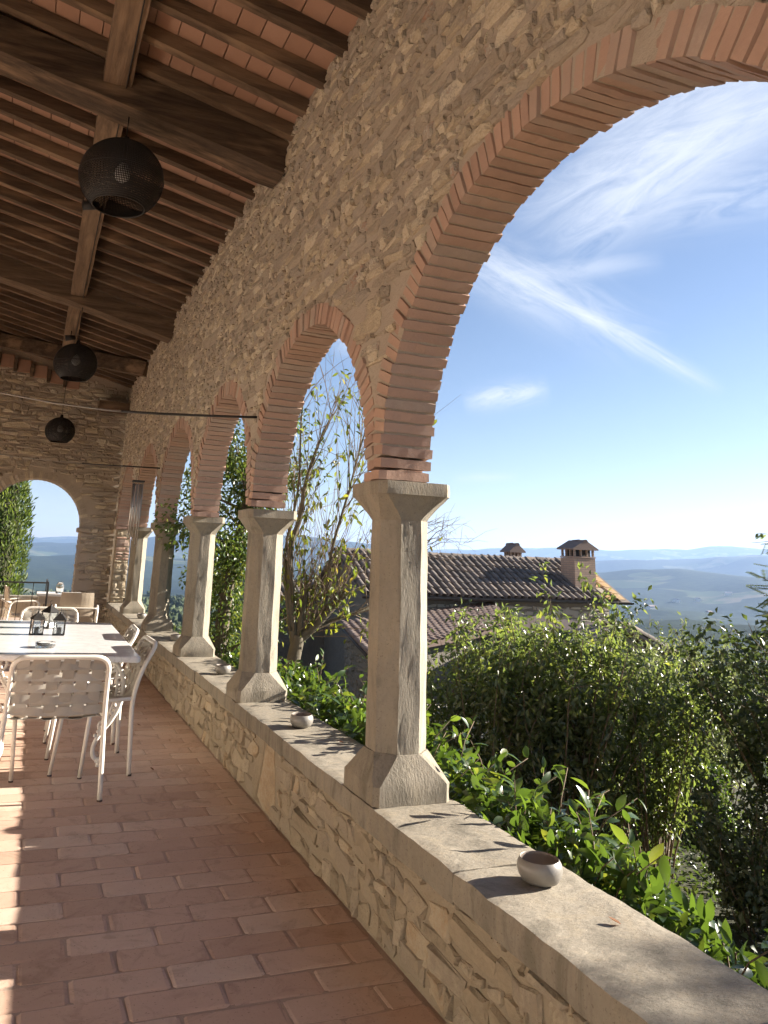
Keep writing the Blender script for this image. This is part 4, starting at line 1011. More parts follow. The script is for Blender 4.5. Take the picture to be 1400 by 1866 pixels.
# evergreen jasmine climbing over the outer edge of the parapet
def jasmine(label, x0, x1, y0, y1, topf, n, nsh, seed):
    t = thing('jasmine_hedge', label, 'hedge', ((x0+x1)/2, (y0+y1)/2, -1.4), 0, 'glossy climbing hedge along the parapet'); Rn = np.random.default_rng(seed); cx, cyy = (x0+x1)/2, (y0+y1)/2
    u = Rn.uniform(0, 1, n); y = Rn.uniform(y0, y1, n); x = x0 + (x1-x0)*Rn.uniform(0, 1, n)**.9; prof = np.array([topf(q) for q in y]); hump = .07*snoise(np.stack([x*2, y, 0*x], -1), 2.2, 3) + .05*snoise(np.stack([x*2, y, 0*x], -1), 7, 2)
    e = 1-((x-(x0+.25*(x1-x0)))/(.85*(x1-x0)))**2*.55; depth = Rn.exponential(.16, n); z = prof*1.0 + hump - (1-e)*.5 - depth; z = np.maximum(z, -1.3)
    P = np.stack([x-cx, y-cyy, z+1.4], -1); out = np.stack([(x-x0)/(x1-x0)*.5, 0*x, np.full(n, .6)], -1)
    leaf_cloud('foliage', 'leaf_jasmine', t, P, out, .062, .3, .46, near=True, down=.15, fold=.25, curl=.22)
    mb = MB(); A = []
    for k in range(nsh):   # long shoots standing above the mass
        yy = y0 + (y1-y0)*Rn.uniform(0, 1); xx = x0 + (x1-x0)*Rn.uniform(.1, .85); z0 = topf(yy)-.12; h = Rn.uniform(.10, .27); d = Vector((Rn.uniform(-.5, .7), Rn.uniform(-.6, .6), 1)).normalized()
        S = [Vector((xx-cx, yy-cyy, z0+1.4)), Vector((xx-cx, yy-cyy, z0+1.4))+d*h*.6, Vector((xx-cx, yy-cyy, z0+1.4))+d*h+Vector((d.x, d.y, 0))*h*.5]
        mb.tube([tuple(s) for s in S], [.003, .0025, .0015], 4)
        for q in range(int(4+h*22)):
            v = (q+1)/(int(4+h*22)); p = S[0].lerp(S[1], v*2) if v < .5 else S[1].lerp(S[2], v*2-1); A.append(tuple(p))
    mb.build('shoot', 'twig', t, kind='stuff'); A = np.array(A); leaf_cloud('shoot_leaves', 'leaf_jasmine', t, A, np.tile([0, 0, .35], (len(A), 1)), .068, .25, .44, near=True, down=-.05, fold=.25, curl=.3)
    mb = MB()
    for k in range(40):
        yy = y0+(y1-y0)*(k+.5)/40; xx = x0+(x1-x0)*Rn.uniform(.1, .7); mb.tube([(xx-cx, yy-cyy, 0), (xx-cx+Rn.uniform(-.1, .1), yy-cyy, .8), (xx-cx+Rn.uniform(-.15, .15), yy-cyy+Rn.uniform(-.1, .1), 1.4+topf(yy)-.1)], [.012, .009, .003], 5)
    mb.build('vine_stem', 'twig', t)
jasmine('glossy evergreen climbing hedge with bright leaves beyond the near stretch of parapet', 1.79, 2.36, 2.05, 3.95, lambda y: np.interp(y, [2.1, 2.4, 3.0, 3.9], [.34, .40, .48, .50]), 5800, 44, 1)
jasmine('glossy climbing hedge between the nearest and the third column, beyond the parapet', 1.79, 2.42, 3.95, 7.4, lambda y: np.interp(y, [3.9, 5, 7.4], [.52, .54, .48]), 8500, 44, 2)
jasmine('lower tuft of glossy climbing leaves at the right picture edge, beyond the parapet', 1.80, 2.35, 1.15, 1.93, lambda y: np.interp(y, [1.1, 1.5, 1.9], [.38, .42, .36]), 2600, 16, 3)
# a few fallen leaves
def dry(x, y, z, label):
    n = 1; P = np.zeros((1, 3)); me = leaves_mesh('fallen_leaf', P, np.array([[cos(x*9), sin(x*9), .1]]), np.array([[.1, .1, 1.]]), np.array([.035]), np.array([.02]), np.array([rnd.random()]), True, .4, -.25)
    o = link('fallen_leaf', me, 'dry_leaf'); o.location = (x, y, z+.004); o['label'] = label; o['category'] = 'leaf'; o['group'] = 'fallen dry leaves'
for x, y, z, l in ((1.02, 6.9, 0, 'dry leaf on the floor by the far parapet foot'), (1.15, 7.6, 0, 'small dry leaf close to the parapet foot behind the table corner'), (1.22, 8.9, 0, 'curled dry leaf where floor meets parapet, farthest back'),
                   (.93, 5.55, 0, 'dry leaf lying alone on the tiles right of the chair leg'), (1.17, 6.35, 0, 'dry leaf on the tiles nearest the parapet foot'), (1.68, 4.10, ZL, 'brown dry leaf lying on the parapet coping beside the hedge'),
                   (1.66, 1.98, ZL, 'tiny dark dead leaf on the coping in front of the nearest bowl')): dry(x, y, z, l)

# large multi-stem shrubs beyond the hedge
G1 = 'tall multi-stemmed shrubs in the garden'
shrub('garden_shrub', 'tallest multi-stemmed shrub in the middle of the garden, below the large chimney', 'shrub', (6.05, 8.2, gz(6.05, 8.2)), 56, 1.05, 3.1, .6, 14000, .085, 'leaf_bush', 3, .016, .42, .13, G1)
shrub('garden_shrub', 'multi-stemmed shrub directly right of the nearest column', 'shrub', (5.05, 8.4, gz(5.05, 8.4)), 36, .80, 2.75, .5, 6200, .088, 'leaf_bush', 4, .012, .25, .14, G1)
shrub('garden_shrub', 'multi-stemmed shrub with bare lower stems left of the dark shrub', 'shrub', (7.15, 8.0, gz(7.15, 8.0)), 40, .80, 2.65, .5, 6000, .088, 'leaf_bush', 5, .013, .32, .13, G1)
shrub('silver_shrub', 'pale silvery shrub with feathery tips behind the tall shrubs, right of the roof corner', 'shrub', (9.3, 10.3, gz(9.3, 10.3)), 50, 1.25, 3.0, .9, 9000, .08, 'leaf_silver', 6, .009, .35, .10, None)
shrub('silver_shrub', 'smaller silvery shrub at the foot of the small tiled roof', 'shrub', (11.2, 11.0, gz(11.2, 11.0)), 36, 1.1, 2.9, .8, 6000, .08, 'leaf_silver', 7, .009, .35, .10, None)
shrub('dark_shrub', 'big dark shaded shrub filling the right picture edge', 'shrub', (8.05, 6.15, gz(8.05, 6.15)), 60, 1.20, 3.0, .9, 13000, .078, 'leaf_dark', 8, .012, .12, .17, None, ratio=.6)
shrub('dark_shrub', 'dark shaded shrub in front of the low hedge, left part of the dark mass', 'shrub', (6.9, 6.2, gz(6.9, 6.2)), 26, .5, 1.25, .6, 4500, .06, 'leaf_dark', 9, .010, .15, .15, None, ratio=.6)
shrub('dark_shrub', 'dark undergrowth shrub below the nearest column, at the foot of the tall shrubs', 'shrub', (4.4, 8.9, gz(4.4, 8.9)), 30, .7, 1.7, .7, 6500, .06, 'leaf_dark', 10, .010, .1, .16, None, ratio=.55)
# clipped hedge with a sunlit top
def clipped(name, label, c, sx, sy, z0, z1, n, m, seed, L=.035):
    t = thing(name, label, 'hedge', c); r = np.random.default_rng(seed); P = r.uniform(-1, 1, (n, 3)); ax = r.integers(0, 3, n); sg = r.choice([-1, 1], n); P[np.arange(n), ax] = sg*(1-r.exponential(.05, n)); P[:, 2] = np.abs(P[:, 2])
    P = P*np.array([sx, sy, z1-z0]); P += unit(n)*.05; out = P/np.linalg.norm(P, axis=1, keepdims=True); leaf_cloud('foliage', m, t, P+np.array([0, 0, z0]), out, L, ratio=.7)
    MB().add(*rough_block(-sx*.9, sx*.9, -sy*.85, sy*.85, z0, z1*.97, 6, 4, 3, .02, seed, 3)).build('branch_core', 'earth', t); return t
clipped('clipped_hedge', 'low clipped hedge with bright sunlit top behind the shrub stems', (8.3, 9.7, gz(8.3, 9.7)), 1.5, .45, 0, .95, 9000, 'leaf_jasmine', 2, .05)
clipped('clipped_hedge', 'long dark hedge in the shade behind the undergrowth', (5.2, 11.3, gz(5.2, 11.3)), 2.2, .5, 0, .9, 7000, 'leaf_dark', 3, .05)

# low plants covering the garden soil
n = 26000; gx = rng.uniform(2.3, 12.5, n); gy = rng.uniform(.5, 14, n); P = np.stack([gx, gy, ground_h(gx, gy)+rng.exponential(.07, n)], -1)
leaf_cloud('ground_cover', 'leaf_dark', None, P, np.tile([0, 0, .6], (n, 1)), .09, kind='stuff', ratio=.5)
# locust with feathery leaves entering from the right
t = thing('locust_tree', 'young tree with feathery leaves reaching in from the right picture edge', 'tree', (9.3, 6.6, gz(9.3, 6.6))); b0 = Vector((9.3, 6.6, gz(9.3, 6.6)))
MB().tube([(0, 0, 0), (.05, .1, 1.2), (.15, .1, 2.6), (.2, .2, 4.2)], [.06, .05, .035, .012], 8).build('trunk', 'bark', t)
mb = MB(); LP = []; LD = []; LN = []
Rn = random.Random(12)
for k in range(70):
    a = Rn.uniform(0, 6.28); h = Rn.uniform(2.4, 4.2); p0 = Vector((.1, .15, h)); l = Rn.uniform(.5, 1.1); tgt = p0 + Vector((cos(a)*l, sin(a)*l, Rn.uniform(-.35, .3))); mb.tube([tuple(p0), tuple(p0.lerp(tgt, .5)+Vector((0, 0, .05))), tuple(tgt)], [.012, .008, .003], 4)
    for q in range(9):
        o_ = p0.lerp(tgt, Rn.uniform(.3, 1)); d = Vector((Rn.uniform(-1, 1), Rn.uniform(-1, 1), Rn.uniform(-.6, .3))).normalized(); s = d.cross(Vector((0, 0, 1))).normalized(); ll = Rn.uniform(.14, .22)
        mb.tube([tuple(o_), tuple(o_+d*ll)], [.0018, .001], 3, caps=False)
        for j in range(7):
            for sg in (-1, 1): LP.append(o_+d*ll*(j+1)/7.5); LD.append(s*sg+d*.35); LN.append(Vector((0, 0, 1))+d*.2)
for (ex, ey, ez) in ((7.02, 6.0, 1.38), (7.10, 6.05, 1.22), (7.0, 6.02, 1.05), (7.15, 6.0, .86), (7.3, 6.1, 1.5)):
    p0 = Vector((.12, .1, 2.4)); tgt = Vector((ex, ey, ez)) - b0; mb.tube([tuple(p0), tuple(p0.lerp(tgt, .5)+Vector((0, 0, .25))), tuple(tgt)], [.016, .010, .003], 4)
    for q in range(9):
        o_ = p0.lerp(tgt, 1-q*.035)+Vector((0, 0, .004*q)); d = Vector((-1+Rn.uniform(-.2, .6), Rn.uniform(-.8, .8), Rn.uniform(-.5, .5))).normalized(); s = d.cross(Vector((0, 0, 1))).normalized(); ll = Rn.uniform(.16, .24)
        mb.tube([tuple(o_), tuple(o_+d*ll)], [.0018, .001], 3, caps=False)
        for j in range(8):
            for sg in (-1, 1): LP.append(o_+d*ll*(j+1)/8.5); LD.append(s*sg+d*.35); LN.append(Vector((0, 0, 1))+d*.2)
mb.build('branch', 'twig', t); n = len(LP); link('foliage', leaves_mesh('foliage', np.array(LP), np.array(LD), np.array(LN), np.full(n, .058), np.full(n, .025), rng.uniform(0, 1, n)), 'leaf_bush', t)

lt2 = copy_tree(t); lt2.location = (9.6, .55, gz(9.6, .55)); lt2.scale = (1.4, 1.4, 1.4); lt2.rotation_euler = (0, 0, 1.9); lt2['label'] = 'taller feathery tree right of the picture whose crown dapples the near parapet'
# pruned tree between the first and the second column
t = thing('pruned_tree', 'pruned willow-like tree with sawn limbs and thin upright wands beyond the second column', 'tree', (3.02, 9.0, gz(3.02, 9))); B0 = Vector((3.02, 9.0, gz(3.02, 9)))
def W(*p): return [tuple(Vector(q)-B0) for q in p]
b = MB(); b.tube([tuple(q) for q in bez(W((3.0, 9.0, B0.z), (2.96, 9.02, -.6), (3.0, 9.0, .1), (3.07, 9.0, .50)), 4)], list(np.linspace(.10, .075, 13)), 10)
b.build('trunk', 'bark', t)
limbs = [([(3.07, 9, .45), (3.10, 9.02, .75), (3.16, 9.03, 1.10)], .062, .048, True), ([(3.07, 9, .45), (3.30, 8.95, .66), (3.62, 8.9, 1.02)], .085, .055, True),
         ([(3.10, 9, .52), (3.55, 9.05, .68), (3.86, 9.05, .78), (4.15, 9.1, .90)], .05, .03, False),
         ([(3.03, 9, .35), (2.96, 9.05, .9), (2.93, 9.05, 1.5), (3.03, 9.05, 1.85), (3.10, 9.1, 2.3), (3.25, 9.1, 2.8), (3.42, 9.1, 3.2)], .075, .016, False),
         ([(3.34, 8.97, .70), (3.38, 8.9, 1.2), (3.42, 8.9, 1.55), (3.62, 8.95, 2.2), (3.80, 9.0, 2.85), (3.98, 9.1, 3.25)], .040, .010, False),
         ([(2.96, 9.0, .55), (2.88, 9.1, 1.4), (3.02, 9.15, 2.2), (3.00, 9.1, 3.0), (3.06, 9.2, 3.8)], .035, .008, False)]
for L_, ra, rb, cut in limbs:
    pts = bez([Vector(q)-B0 for q in L_], 4); K = len(pts); o = MB().tube([tuple(p) for p in pts], list(np.linspace(ra*.72, rb*.72, K)), 8).build('limb', 'bark', t)
    if cut:
        d = (pts[-1]-pts[-2]).normalized(); e = pts[-1]; MB().tube([tuple(e), tuple(e+d*.006)], [rb*.70, rb*.68], 12).build('sawn_end', 'cut_wood', o)
tw = MB(); LPs = []; Rn = random.Random(3)
for k in range(190):
    L_ = limbs[Rn.choice((0, 1, 1, 2, 3, 3, 4, 4, 5))][0]; i = Rn.randrange(1, len(L_)); p = Vector(L_[i-1]).lerp(Vector(L_[i]), Rn.random())-B0
    up_ = Rn.random() < .72; l = Rn.uniform(.6, 1.9) if up_ else Rn.uniform(.4, 1.1); d = Vector((Rn.uniform(-.35, .75), Rn.uniform(-.5, .5), 1 if up_ else Rn.uniform(-.2, .7))).normalized(); cv = Vector((Rn.uniform(-.4, .5), Rn.uniform(-.2, .2), Rn.uniform(-.25, .15)))
    S = [p + d*l*s + cv*l*.55*s*s for s in (0, .25, .5, .75, 1)]; tw.tube([tuple(s) for s in S], [.006, .005, .0036, .0025, .0012], 4, caps=False)
    for q in range(Rn.randrange(2, 6)):
        s = Rn.uniform(.3, .95); a = S[int(s*4)]; d2 = (d + Vector((Rn.uniform(-1, 1), Rn.uniform(-1, 1), Rn.uniform(-.4, .6)))*.8).normalized(); l2 = l*Rn.uniform(.15, .4); e2 = a+d2*l2; tw.tube([tuple(a), tuple(a.lerp(e2, .5)+Vector((0, 0, .02))), tuple(e2)], [.003, .002, .001], 3, caps=False)
        if Rn.random() < .5: LPs += [a.lerp(e2, Rn.uniform(.4, 1)) for _ in range(Rn.randrange(1, 4))]
    if Rn.random() < .42: LPs += [S[j].lerp(S[j+1], Rn.random()) for j in range(4) for _ in range(Rn.randrange(0, 3))]
# bare spray to the right, showing past the first capital
for k in range(10):
    a = Vector((4.35+Rn.uniform(-.1, .2), 9.05, 1.45+Rn.uniform(-.15, .25)))-B0; e = a + Vector((Rn.uniform(.5, 1.25), Rn.uniform(-.3, .3), Rn.uniform(.1, .65))); mdl = a.lerp(e, .5)+Vector((0, 0, .1)); tw.tube([tuple(a), tuple(mdl), tuple(e)], [.007, .005, .0018], 4, caps=False)
    for q in range(7):
        f = Rn.uniform(.35, 1); p = a.lerp(e, f)+Vector((0, 0, .08*(1-f))); e2 = p+Vector((Rn.uniform(-.1, .4), Rn.uniform(-.2, .2), Rn.uniform(-.25, .25))); tw.tube([tuple(p), tuple(p.lerp(e2, .6)+Vector((0, 0, .03))), tuple(e2)], [.003, .002, .001], 3, caps=False)
tw.tube(W((4.1, 9.1, .88), (4.25, 9.08, 1.15), (4.4, 9.05, 1.5)), [.022, .014, .008], 5)
tw.build('wand', 'twig', t); A = np.array([tuple(p) for p in LPs]); leaf_cloud('foliage', 'leaf_yellow', t, A, np.tile([0, 0, -.3], (len(A), 1)), .085, .35, .38, near=True, down=.5)
# ivy covered tree behind the third column
def ivy_tree(label, x, y, h, r, n, seed, L=.06):
    t = thing('ivy_tree', label, 'tree', (x, y, gz(x, y))); z0 = gz(x, y); Rn = random.Random(seed)
    pts = [(0, 0, 0), (-.08, 0, h*.35), (-.02, .1, h*.6), (.12, .1, h*.8), (.22, .1, h)]; MB().tube([tuple(p) for p in bez([Vector(p) for p in pts], 5)], list(np.linspace(.14, .03, 21)), 9).build('trunk', 'bark', t)
    b = MB(); C = [Vector(p) for p in pts]; cl_ = []
    for k in range(26):
        f = Rn.uniform(.25, 1); i = min(int(f*4), 3); p = C[i].lerp(C[i+1], f*4-i) if i < 4 else C[4]; d = Vector((Rn.uniform(-1, 1), Rn.uniform(-1, 1), Rn.uniform(.1, 1.0))).normalized(); l = r*Rn.uniform(.5, 1.4); e = p+d*l
        b.tube([tuple(p), tuple(p.lerp(e, .5)+Vector((0, 0, .05))), tuple(e)], [.025, .016, .006], 5); cl_ += [(e, r*.38), (p.lerp(e, .6), r*.3)]
    b.build('limb', 'bark', t)
    for k in range(22): f = k/22; i = min(int(f*4), 3); cl_.append((C[i].lerp(C[i+1], f*4-i), r*.5*(1-.3*f)))
    idx = rng.integers(0, len(cl_), n); ctr = np.array([tuple(c[0]) for c in cl_])[idx]; rad = np.array([c[1] for c in cl_])[idx][:, None]; u = unit(n); P = ctr + u*rad*rng.uniform(.3, 1.1, (n, 1)); leaf_cloud('foliage', 'leaf_ivy', t, P, u, L, ratio=.6, down=.4); return t
ivy_tree('leafy ivy-covered tree beyond the parapet between the second and the third column', 2.42, 9.9, 4.6, .80, 15000, 5)
ivy_tree('bushy low tree beyond the farthest arches', 2.9, 16.5, 1.9, 1.1, 5000, 6, .08)
shrub('garden_shrub', 'yellow-green shrub beyond the parapet at the third and fourth columns', 'shrub', (2.9, 13.0, gz(2.9, 13)), 40, .9, 2.2, .8, 6500, .07, 'leaf_yellow', 15, .01, .2, .15, G1)
shrub('garden_shrub', 'pale shrub beyond the parapet behind the fourth column', 'shrub', (3.6, 17.0, gz(3.6, 17)), 40, 1.2, 2.6, .9, 5500, .08, 'leaf_silver', 16, .01, .2, .18, G1)
# cypress seen through the end arch
def cypress(x, y, h, r, n, label):
    z0 = gz(x, y); t = thing('cypress_tree', label, 'tree', (x, y, z0)); MB().tube([(0, 0, 0), (0, 0, h*.9)], [.14, .02], 8).build('trunk', 'bark', t)
    u = rng.uniform(0, 1, n); z = .3+h*u; a = rng.uniform(0, 6.28, n); rr = r*np.minimum(1, (1-u)*3.0)**.6*np.minimum(1, .55+u*3)*(1+.10*np.sin(a*5+z*1.4)+.08*np.sin(a*9-z*3.1)+.05*rng.normal(size=n)); rr *= 1-rng.exponential(.07, n)
    P = np.stack([rr*np.cos(a), rr*np.sin(a), z], -1); out = np.stack([np.cos(a)*.6, np.sin(a)*.6, np.full(n, 1.6)], -1); leaf_cloud('foliage', 'leaf_cypress', t, P, out, .15, .4, .30, down=-.3)
    V = [(r*.72*cos(q)*f, r*.72*sin(q)*f, .3+h*zz) for zz, f in ((0, .6), (.2, 1), (.6, .98), (.85, .55), (.97, .1)) for q in np.linspace(0, 2*PI, 13)[:-1]]
    MB().add(V, [(i*12+k, i*12+(k+1) % 12, (i+1)*12+(k+1) % 12, (i+1)*12+k) for i in range(4) for k in range(12)]).build('branch_core', 'earth', t)
cypress(-.98, 26.5, 8.8, .80, 16000, 'tall dense cypress filling the left side of the end arch')
shrub('garden_shrub', 'feathery young shrub at the foot of the cypress', 'shrub', (-.1, 24.0, gz(-.1, 24)), 16, .6, 3.1, .4, 900, .12, 'leaf_yellow', 18, .012, .35, .2, G1)

# ================================================================== NEIGHBOUR HOUSE
hs = thing('farmhouse', 'stone farmhouse below the loggia with a long weathered grey tiled roof and brick chimney', 'house', (0, 0, 0))
RX0, RX1, RY, RZ0 = 7.75, 15.97, 20.0, 1.60; EYf, EZf = 18.05, .55; EZb = EZf; EYb = 21.95
def plane_pt(x, s): return (x, EYf + (RY-EYf)*s, EZf + (RZ0-EZf)*s)
gzh = gz(12, 20)-1.5
b = MB(); x0, x1, y0, y1 = RX0+.35, RX1-.45, EYf+.35, EYb-.35; zt = EZf-.02
b.add([(x0, y0, gzh), (x1, y0, gzh), (x1, y1, gzh), (x0, y1, gzh), (x0, y0, zt), (x1, y0, zt), (x1, y1, zt), (x0, y1, zt), (x0, RY, RZ0-.12), (x1, RY, RZ0-.12)],
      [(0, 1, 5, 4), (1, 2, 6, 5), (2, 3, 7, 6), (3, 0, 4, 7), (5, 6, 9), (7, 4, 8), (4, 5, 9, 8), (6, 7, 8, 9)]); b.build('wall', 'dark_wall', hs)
stn = rubble(x0+.02, x1-.02, -1.5, .35, .14, .3, lambda u, v, w, h: True, .02, 41); mb = MB()
for i, (cx_, cz_, pts) in enumerate(stn):
    vv, F = stone_mesh_data(pts, np.array([0, y0, 0.]), np.array([1., 0, 0]), np.array([0, 0, 1.]), np.array([0, -1., 0]), rnd.uniform(.01, .03)); mb.add(vv, F, rnd.random()*.99+.005)
mb.build('wall_stone_field', 'pale_wall', hs, kind='stuff')
for sgn, (ey, ez) in ((1, (EYf, EZf)), (-1, (EYb, EZb))):
    b = MB(); d = .05; b.add([(RX0, ey, ez-.09), (RX1, ey, ez-.09), (RX1, RY, RZ0-.09), (RX0, RY, RZ0-.09), (RX0, ey, ez-.02), (RX1, ey, ez-.02), (RX1, RY, RZ0-.02), (RX0, RY, RZ0-.02)], [(0, 1, 2, 3), (4, 7, 6, 5), (0, 4, 5, 1), (2, 6, 7, 3), (0, 3, 7, 4), (1, 5, 6, 2)]); b.build('roof_deck', 'roof_tile', hs)
def coppo(L, r0, r1, th=.014, up=True, n=8):
    V = []; F = []
    for s_, (y, r) in enumerate(((0, r0), (L, r1))):
        for q, rr in enumerate((r, r-th)):
            for k in range(n+1):
                a = PI*k/n; V.append((rr*cos(a), y, (rr*sin(a)) if up else -(rr*sin(a))*.55))
    m = n+1
    for k in range(n):
        F += [(k, k+1, 2*m+k+1, 2*m+k), (m+k, 3*m+k, 3*m+k+1, m+k+1), (k, m+k, m+k+1, k+1), (2*m+k, 2*m+k+1, 3*m+k+1, 3*m+k)]
    F += [(0, 2*m, 3*m, m), (n, m+n, 3*m+n, 2*m+n)]
    return np.array(V), F
cv, cf = coppo(.40, .088, .068); b = MB(); b.add(cv, cf, 0, False); cme = b.mesh('roof_tile'); cme.materials.append(MATS['roof_tile'])
rot = math.atan2(RZ0-EZf, RY-EYf); slen = math.hypot(RZ0-EZf, RY-EYf); ncr = 7; cst = (slen-.02)/ncr; dxr = .215
Rm = Matrix.Rotation(rot, 3, 'X'); Rmn = np.array(Rm); nxr = int((RX1-.9-RX0)/dxr); fld = MB(); cnt = 0
for i in range(nxr):
    x = RX0+.12+i*dxr
    for k in range(ncr):
        s = k*cst/slen; p = plane_pt(x+rnd.uniform(-.008, .008), s); n_ = np.array([0, -sin(rot), cos(rot)]); lift = .03+.006*rnd.random()
        base = np.array(p)+n_*lift; 
        # gentle sag of the old roof
        base[2] += -.03*sin(PI*(x-RX0)/(RX1-RX0)) + .012*sin(x*2.1)
        if cnt < 296: o = link('roof_tile', cme, None, hs); o.location = base.tolist(); o.rotation_euler = (rot-.035, 0, rnd.uniform(-.03, .03)); o.scale = (rnd.uniform(.92, 1.06), 1, rnd.uniform(.85, 1.1)); cnt += 1
        else: fld.add(cv @ Rmn.T + base, cf, rnd.random()*.98+.01)
        u_, uf = coppo(.40, .070, .085, .012, False, 5); q = np.array(plane_pt(x+dxr/2, s)) + n_*(.035); fld.add(u_ @ Rmn.T + q, uf, rnd.random()*.98+.01)
fld.build('roof_tile_field', 'roof_tile', hs, kind='stuff')
for i in range(int((RX1-RX0)/.36)):
    V_, F_ = coppo(.42, .11, .095); b = MB(); W_ = V_[:, [1, 0, 2]]; b.add(W_, [f[::-1] for f in F_], .0); o = b.build('ridge_tile', 'roof_tile', hs); o.location = (RX0+i*.36, RY, RZ0-.015+rnd.uniform(-.008, .01)-.03*sin(PI*i*.36/(RX1-RX0)))
for k in range(7):      # lichen-covered verge tiles
    for j, xx in enumerate((RX1-.62, RX1-.30)):
        s = k/7; p = plane_pt(xx, s); V_, F_ = rough_block(-.14, .14, 0, .33, 0, .02, 3, 3, 1, .003, k+j); b = MB(); b.add(V_, F_, .2+.6*rnd.random()); o = b.build('verge_tile', 'lichen_tile', hs); o.location = (p[0], p[1], p[2]+.03); o.rotation_euler = (rot-.04, 0, 0)
for k in range(7):
    s = k/7; p = plane_pt(RX1-.46, s); V_, F_ = coppo(.36, .06, .05); b = MB(); b.add(V_, F_, .3); o = b.build('verge_tile', 'lichen_tile', hs); o.location = (p[0], p[1], p[2]+.03); o.rotation_euler = (rot-.04, 0, 0)
# gutter
b = MB(); prof = [(.06*cos(a), .06*sin(a)) for a in np.linspace(PI, 2*PI, 9)]; V = [(x, EYf-.03+p[0], EZf-.03+p[1]) for x in (RX0, RX1+.05) for p in prof] + [(x, EYf-.03+p[0]*.85, EZf-.03+p[1]*.85) for x in (RX0, RX1+.05) for p in prof]
F = [(k, k+1, 9+k+1, 9+k) for k in range(8)] + [(18+k, 27+k, 27+k+1, 18+k+1) for k in range(8)] + [(0, 9, 27, 18), (8, 26, 35, 17)]; b.add(V, F); b.build('gutter', 'iron', hs)
# main chimney
def chimney(cx_, cy2, zb, zt, w, d, label=None):
    o = bpy.data.objects.new('chimney', MB().box(-w/2, w/2, -d/2, d/2, zb-.5, zt-.36).mesh('chimney')); COL.objects.link(o); o.data.materials.append(MATS['chimney_brick']); o.parent = hs; o.location = (cx_, cy2, 0)
    V_, F_ = rough_block(-w/2-.02, w/2+.02, -d/2-.02, d/2+.02, zt-.36, zt-.32, 2, 2, 1, .003, 2); b = MB(); b.add(V_, F_); b.build('band', 'chimney_brick', o)
    for i, xx in enumerate(np.linspace(-w/2+.04, w/2-.04, 4)):
        for yy in (-d/2+.04, d/2-.04): b = MB(); b.box(xx-.025, xx+.025, yy-.03, yy+.03, zt-.32, zt-.14); b.build('vent_post', 'chimney_brick', o)
    for yy in np.linspace(-d/2+.04, d/2-.04, 4)[1:3]:
        for xx in (-w/2+.04, w/2-.04): b = MB(); b.box(xx-.03, xx+.03, yy-.02, yy+.02, zt-.32, zt-.14); b.build('vent_post', 'chimney_brick', o)
    b = MB(); b.box(-w/2+.09, w/2-.09, -d/2+.09, d/2-.09, zt-.33, zt-.14); b.build('flue', 'iron', o)
    e = w/2+.08; f = d/2+.07; h = .20; b = MB(); b.add([(-e, -f, zt-.14), (e, -f, zt-.14), (e, f, zt-.14), (-e, f, zt-.14), (0, -f, zt+.10), (0, f, zt+.10), (-e, -f, zt-.10), (e, -f, zt-.10), (e, f, zt-.10), (-e, f, zt-.10), (0, -f, zt+.14), (0, f, zt+.14)],
        [(0, 3, 2, 1), (0, 1, 4), (2, 3, 5), (6, 10, 11, 9), (7, 8, 11, 10), (0, 6, 9, 3), (1, 2, 8, 7), (0, 4, 10, 6), (4, 1, 7, 10), (3, 9, 11, 5), (5, 11, 8, 2)]); b.build('cap_roof', 'roof_tile_red', o)
    V_, F_ = coppo(.30, .075, .06); b = MB(); b.add(V_, F_, .4); q = b.build('cap_tile', 'roof_tile_red', o); q.location = (0, -f-.01, zt+.08)
    b = MB(); b.add(V_, F_, .7); q = b.build('cap_tile', 'roof_tile_red', o); q.location = (0, -f+.28, zt+.09)
chimney(14.86, 18.85, .9, 2.05, .72, .62)
chimney(14.1, 21.0, 1.2, 1.93, .42, .40)
# lower wing with flat red tiles
lwg = thing('lower_wing', 'lower wing of the farmhouse with a shallow reddish tiled roof below the main eaves', 'house', (0, 0, 0))
TL, TR, BL, BR = [np.array(p) for p in ((7.07, 17.7, -.10), (11.75, 18.3, .38), (6.80, 15.4, -.50), (10.9, 16.35, -.02))]
def lp(u, v): return (BL*(1-u)+BR*u)*(1-v) + (TL*(1-u)+TR*u)*v
b = MB(); lo = np.array([0, 0, -.10]); V = [BL+lo, BR+lo, TR+lo, TL+lo, BL-lo*.2, BR-lo*.2, TR-lo*.2, TL-lo*.2]; b.add(V, [(0, 3, 2, 1), (4, 5, 6, 7), (0, 1, 5, 4), (1, 2, 6, 5), (2, 3, 7, 6), (3, 0, 4, 7)]); b.build('roof_deck', 'roof_tile_red', lwg)
nu, nvv = 24, 12; V1, F1 = rough_block(-.085, .085, -.02, .215, 0, .02, 3, 2, 1, .0015, 1); V1[:, 2] += .018*np.cos(V1[:, 0]/.085*PI*.9); b = MB(); b.add(V1, F1); pm = b.mesh('roof_tile'); pm.materials.append(MATS['roof_tile_red'])
for j in range(nvv):
    for i in range(nu):
        p = lp((i+.5)/nu, j/nvv); o = link('roof_tile', pm, None, lwg); o.location = (p[0], p[1], p[2]+.035+rnd.uniform(0, .008)); o.rotation_euler = (.13, -.095, .12+rnd.uniform(-.02, .02)); o.scale = (1.0, 1, 1)
zb_ = gz(9, 15)-1; b = MB(); q = [lp(.03, .12), lp(.97, .12), lp(.97, 1), lp(.03, 1)]; V = [(p[0], p[1], zb_) for p in q]+[(p[0], p[1], p[2]-.105) for p in q]; b.add(V, [(0, 1, 5, 4), (1, 2, 6, 5), (2, 3, 7, 6), (3, 0, 4, 7), (4, 5, 6, 7)]); b.build('wall', 'dark_wall', lwg)
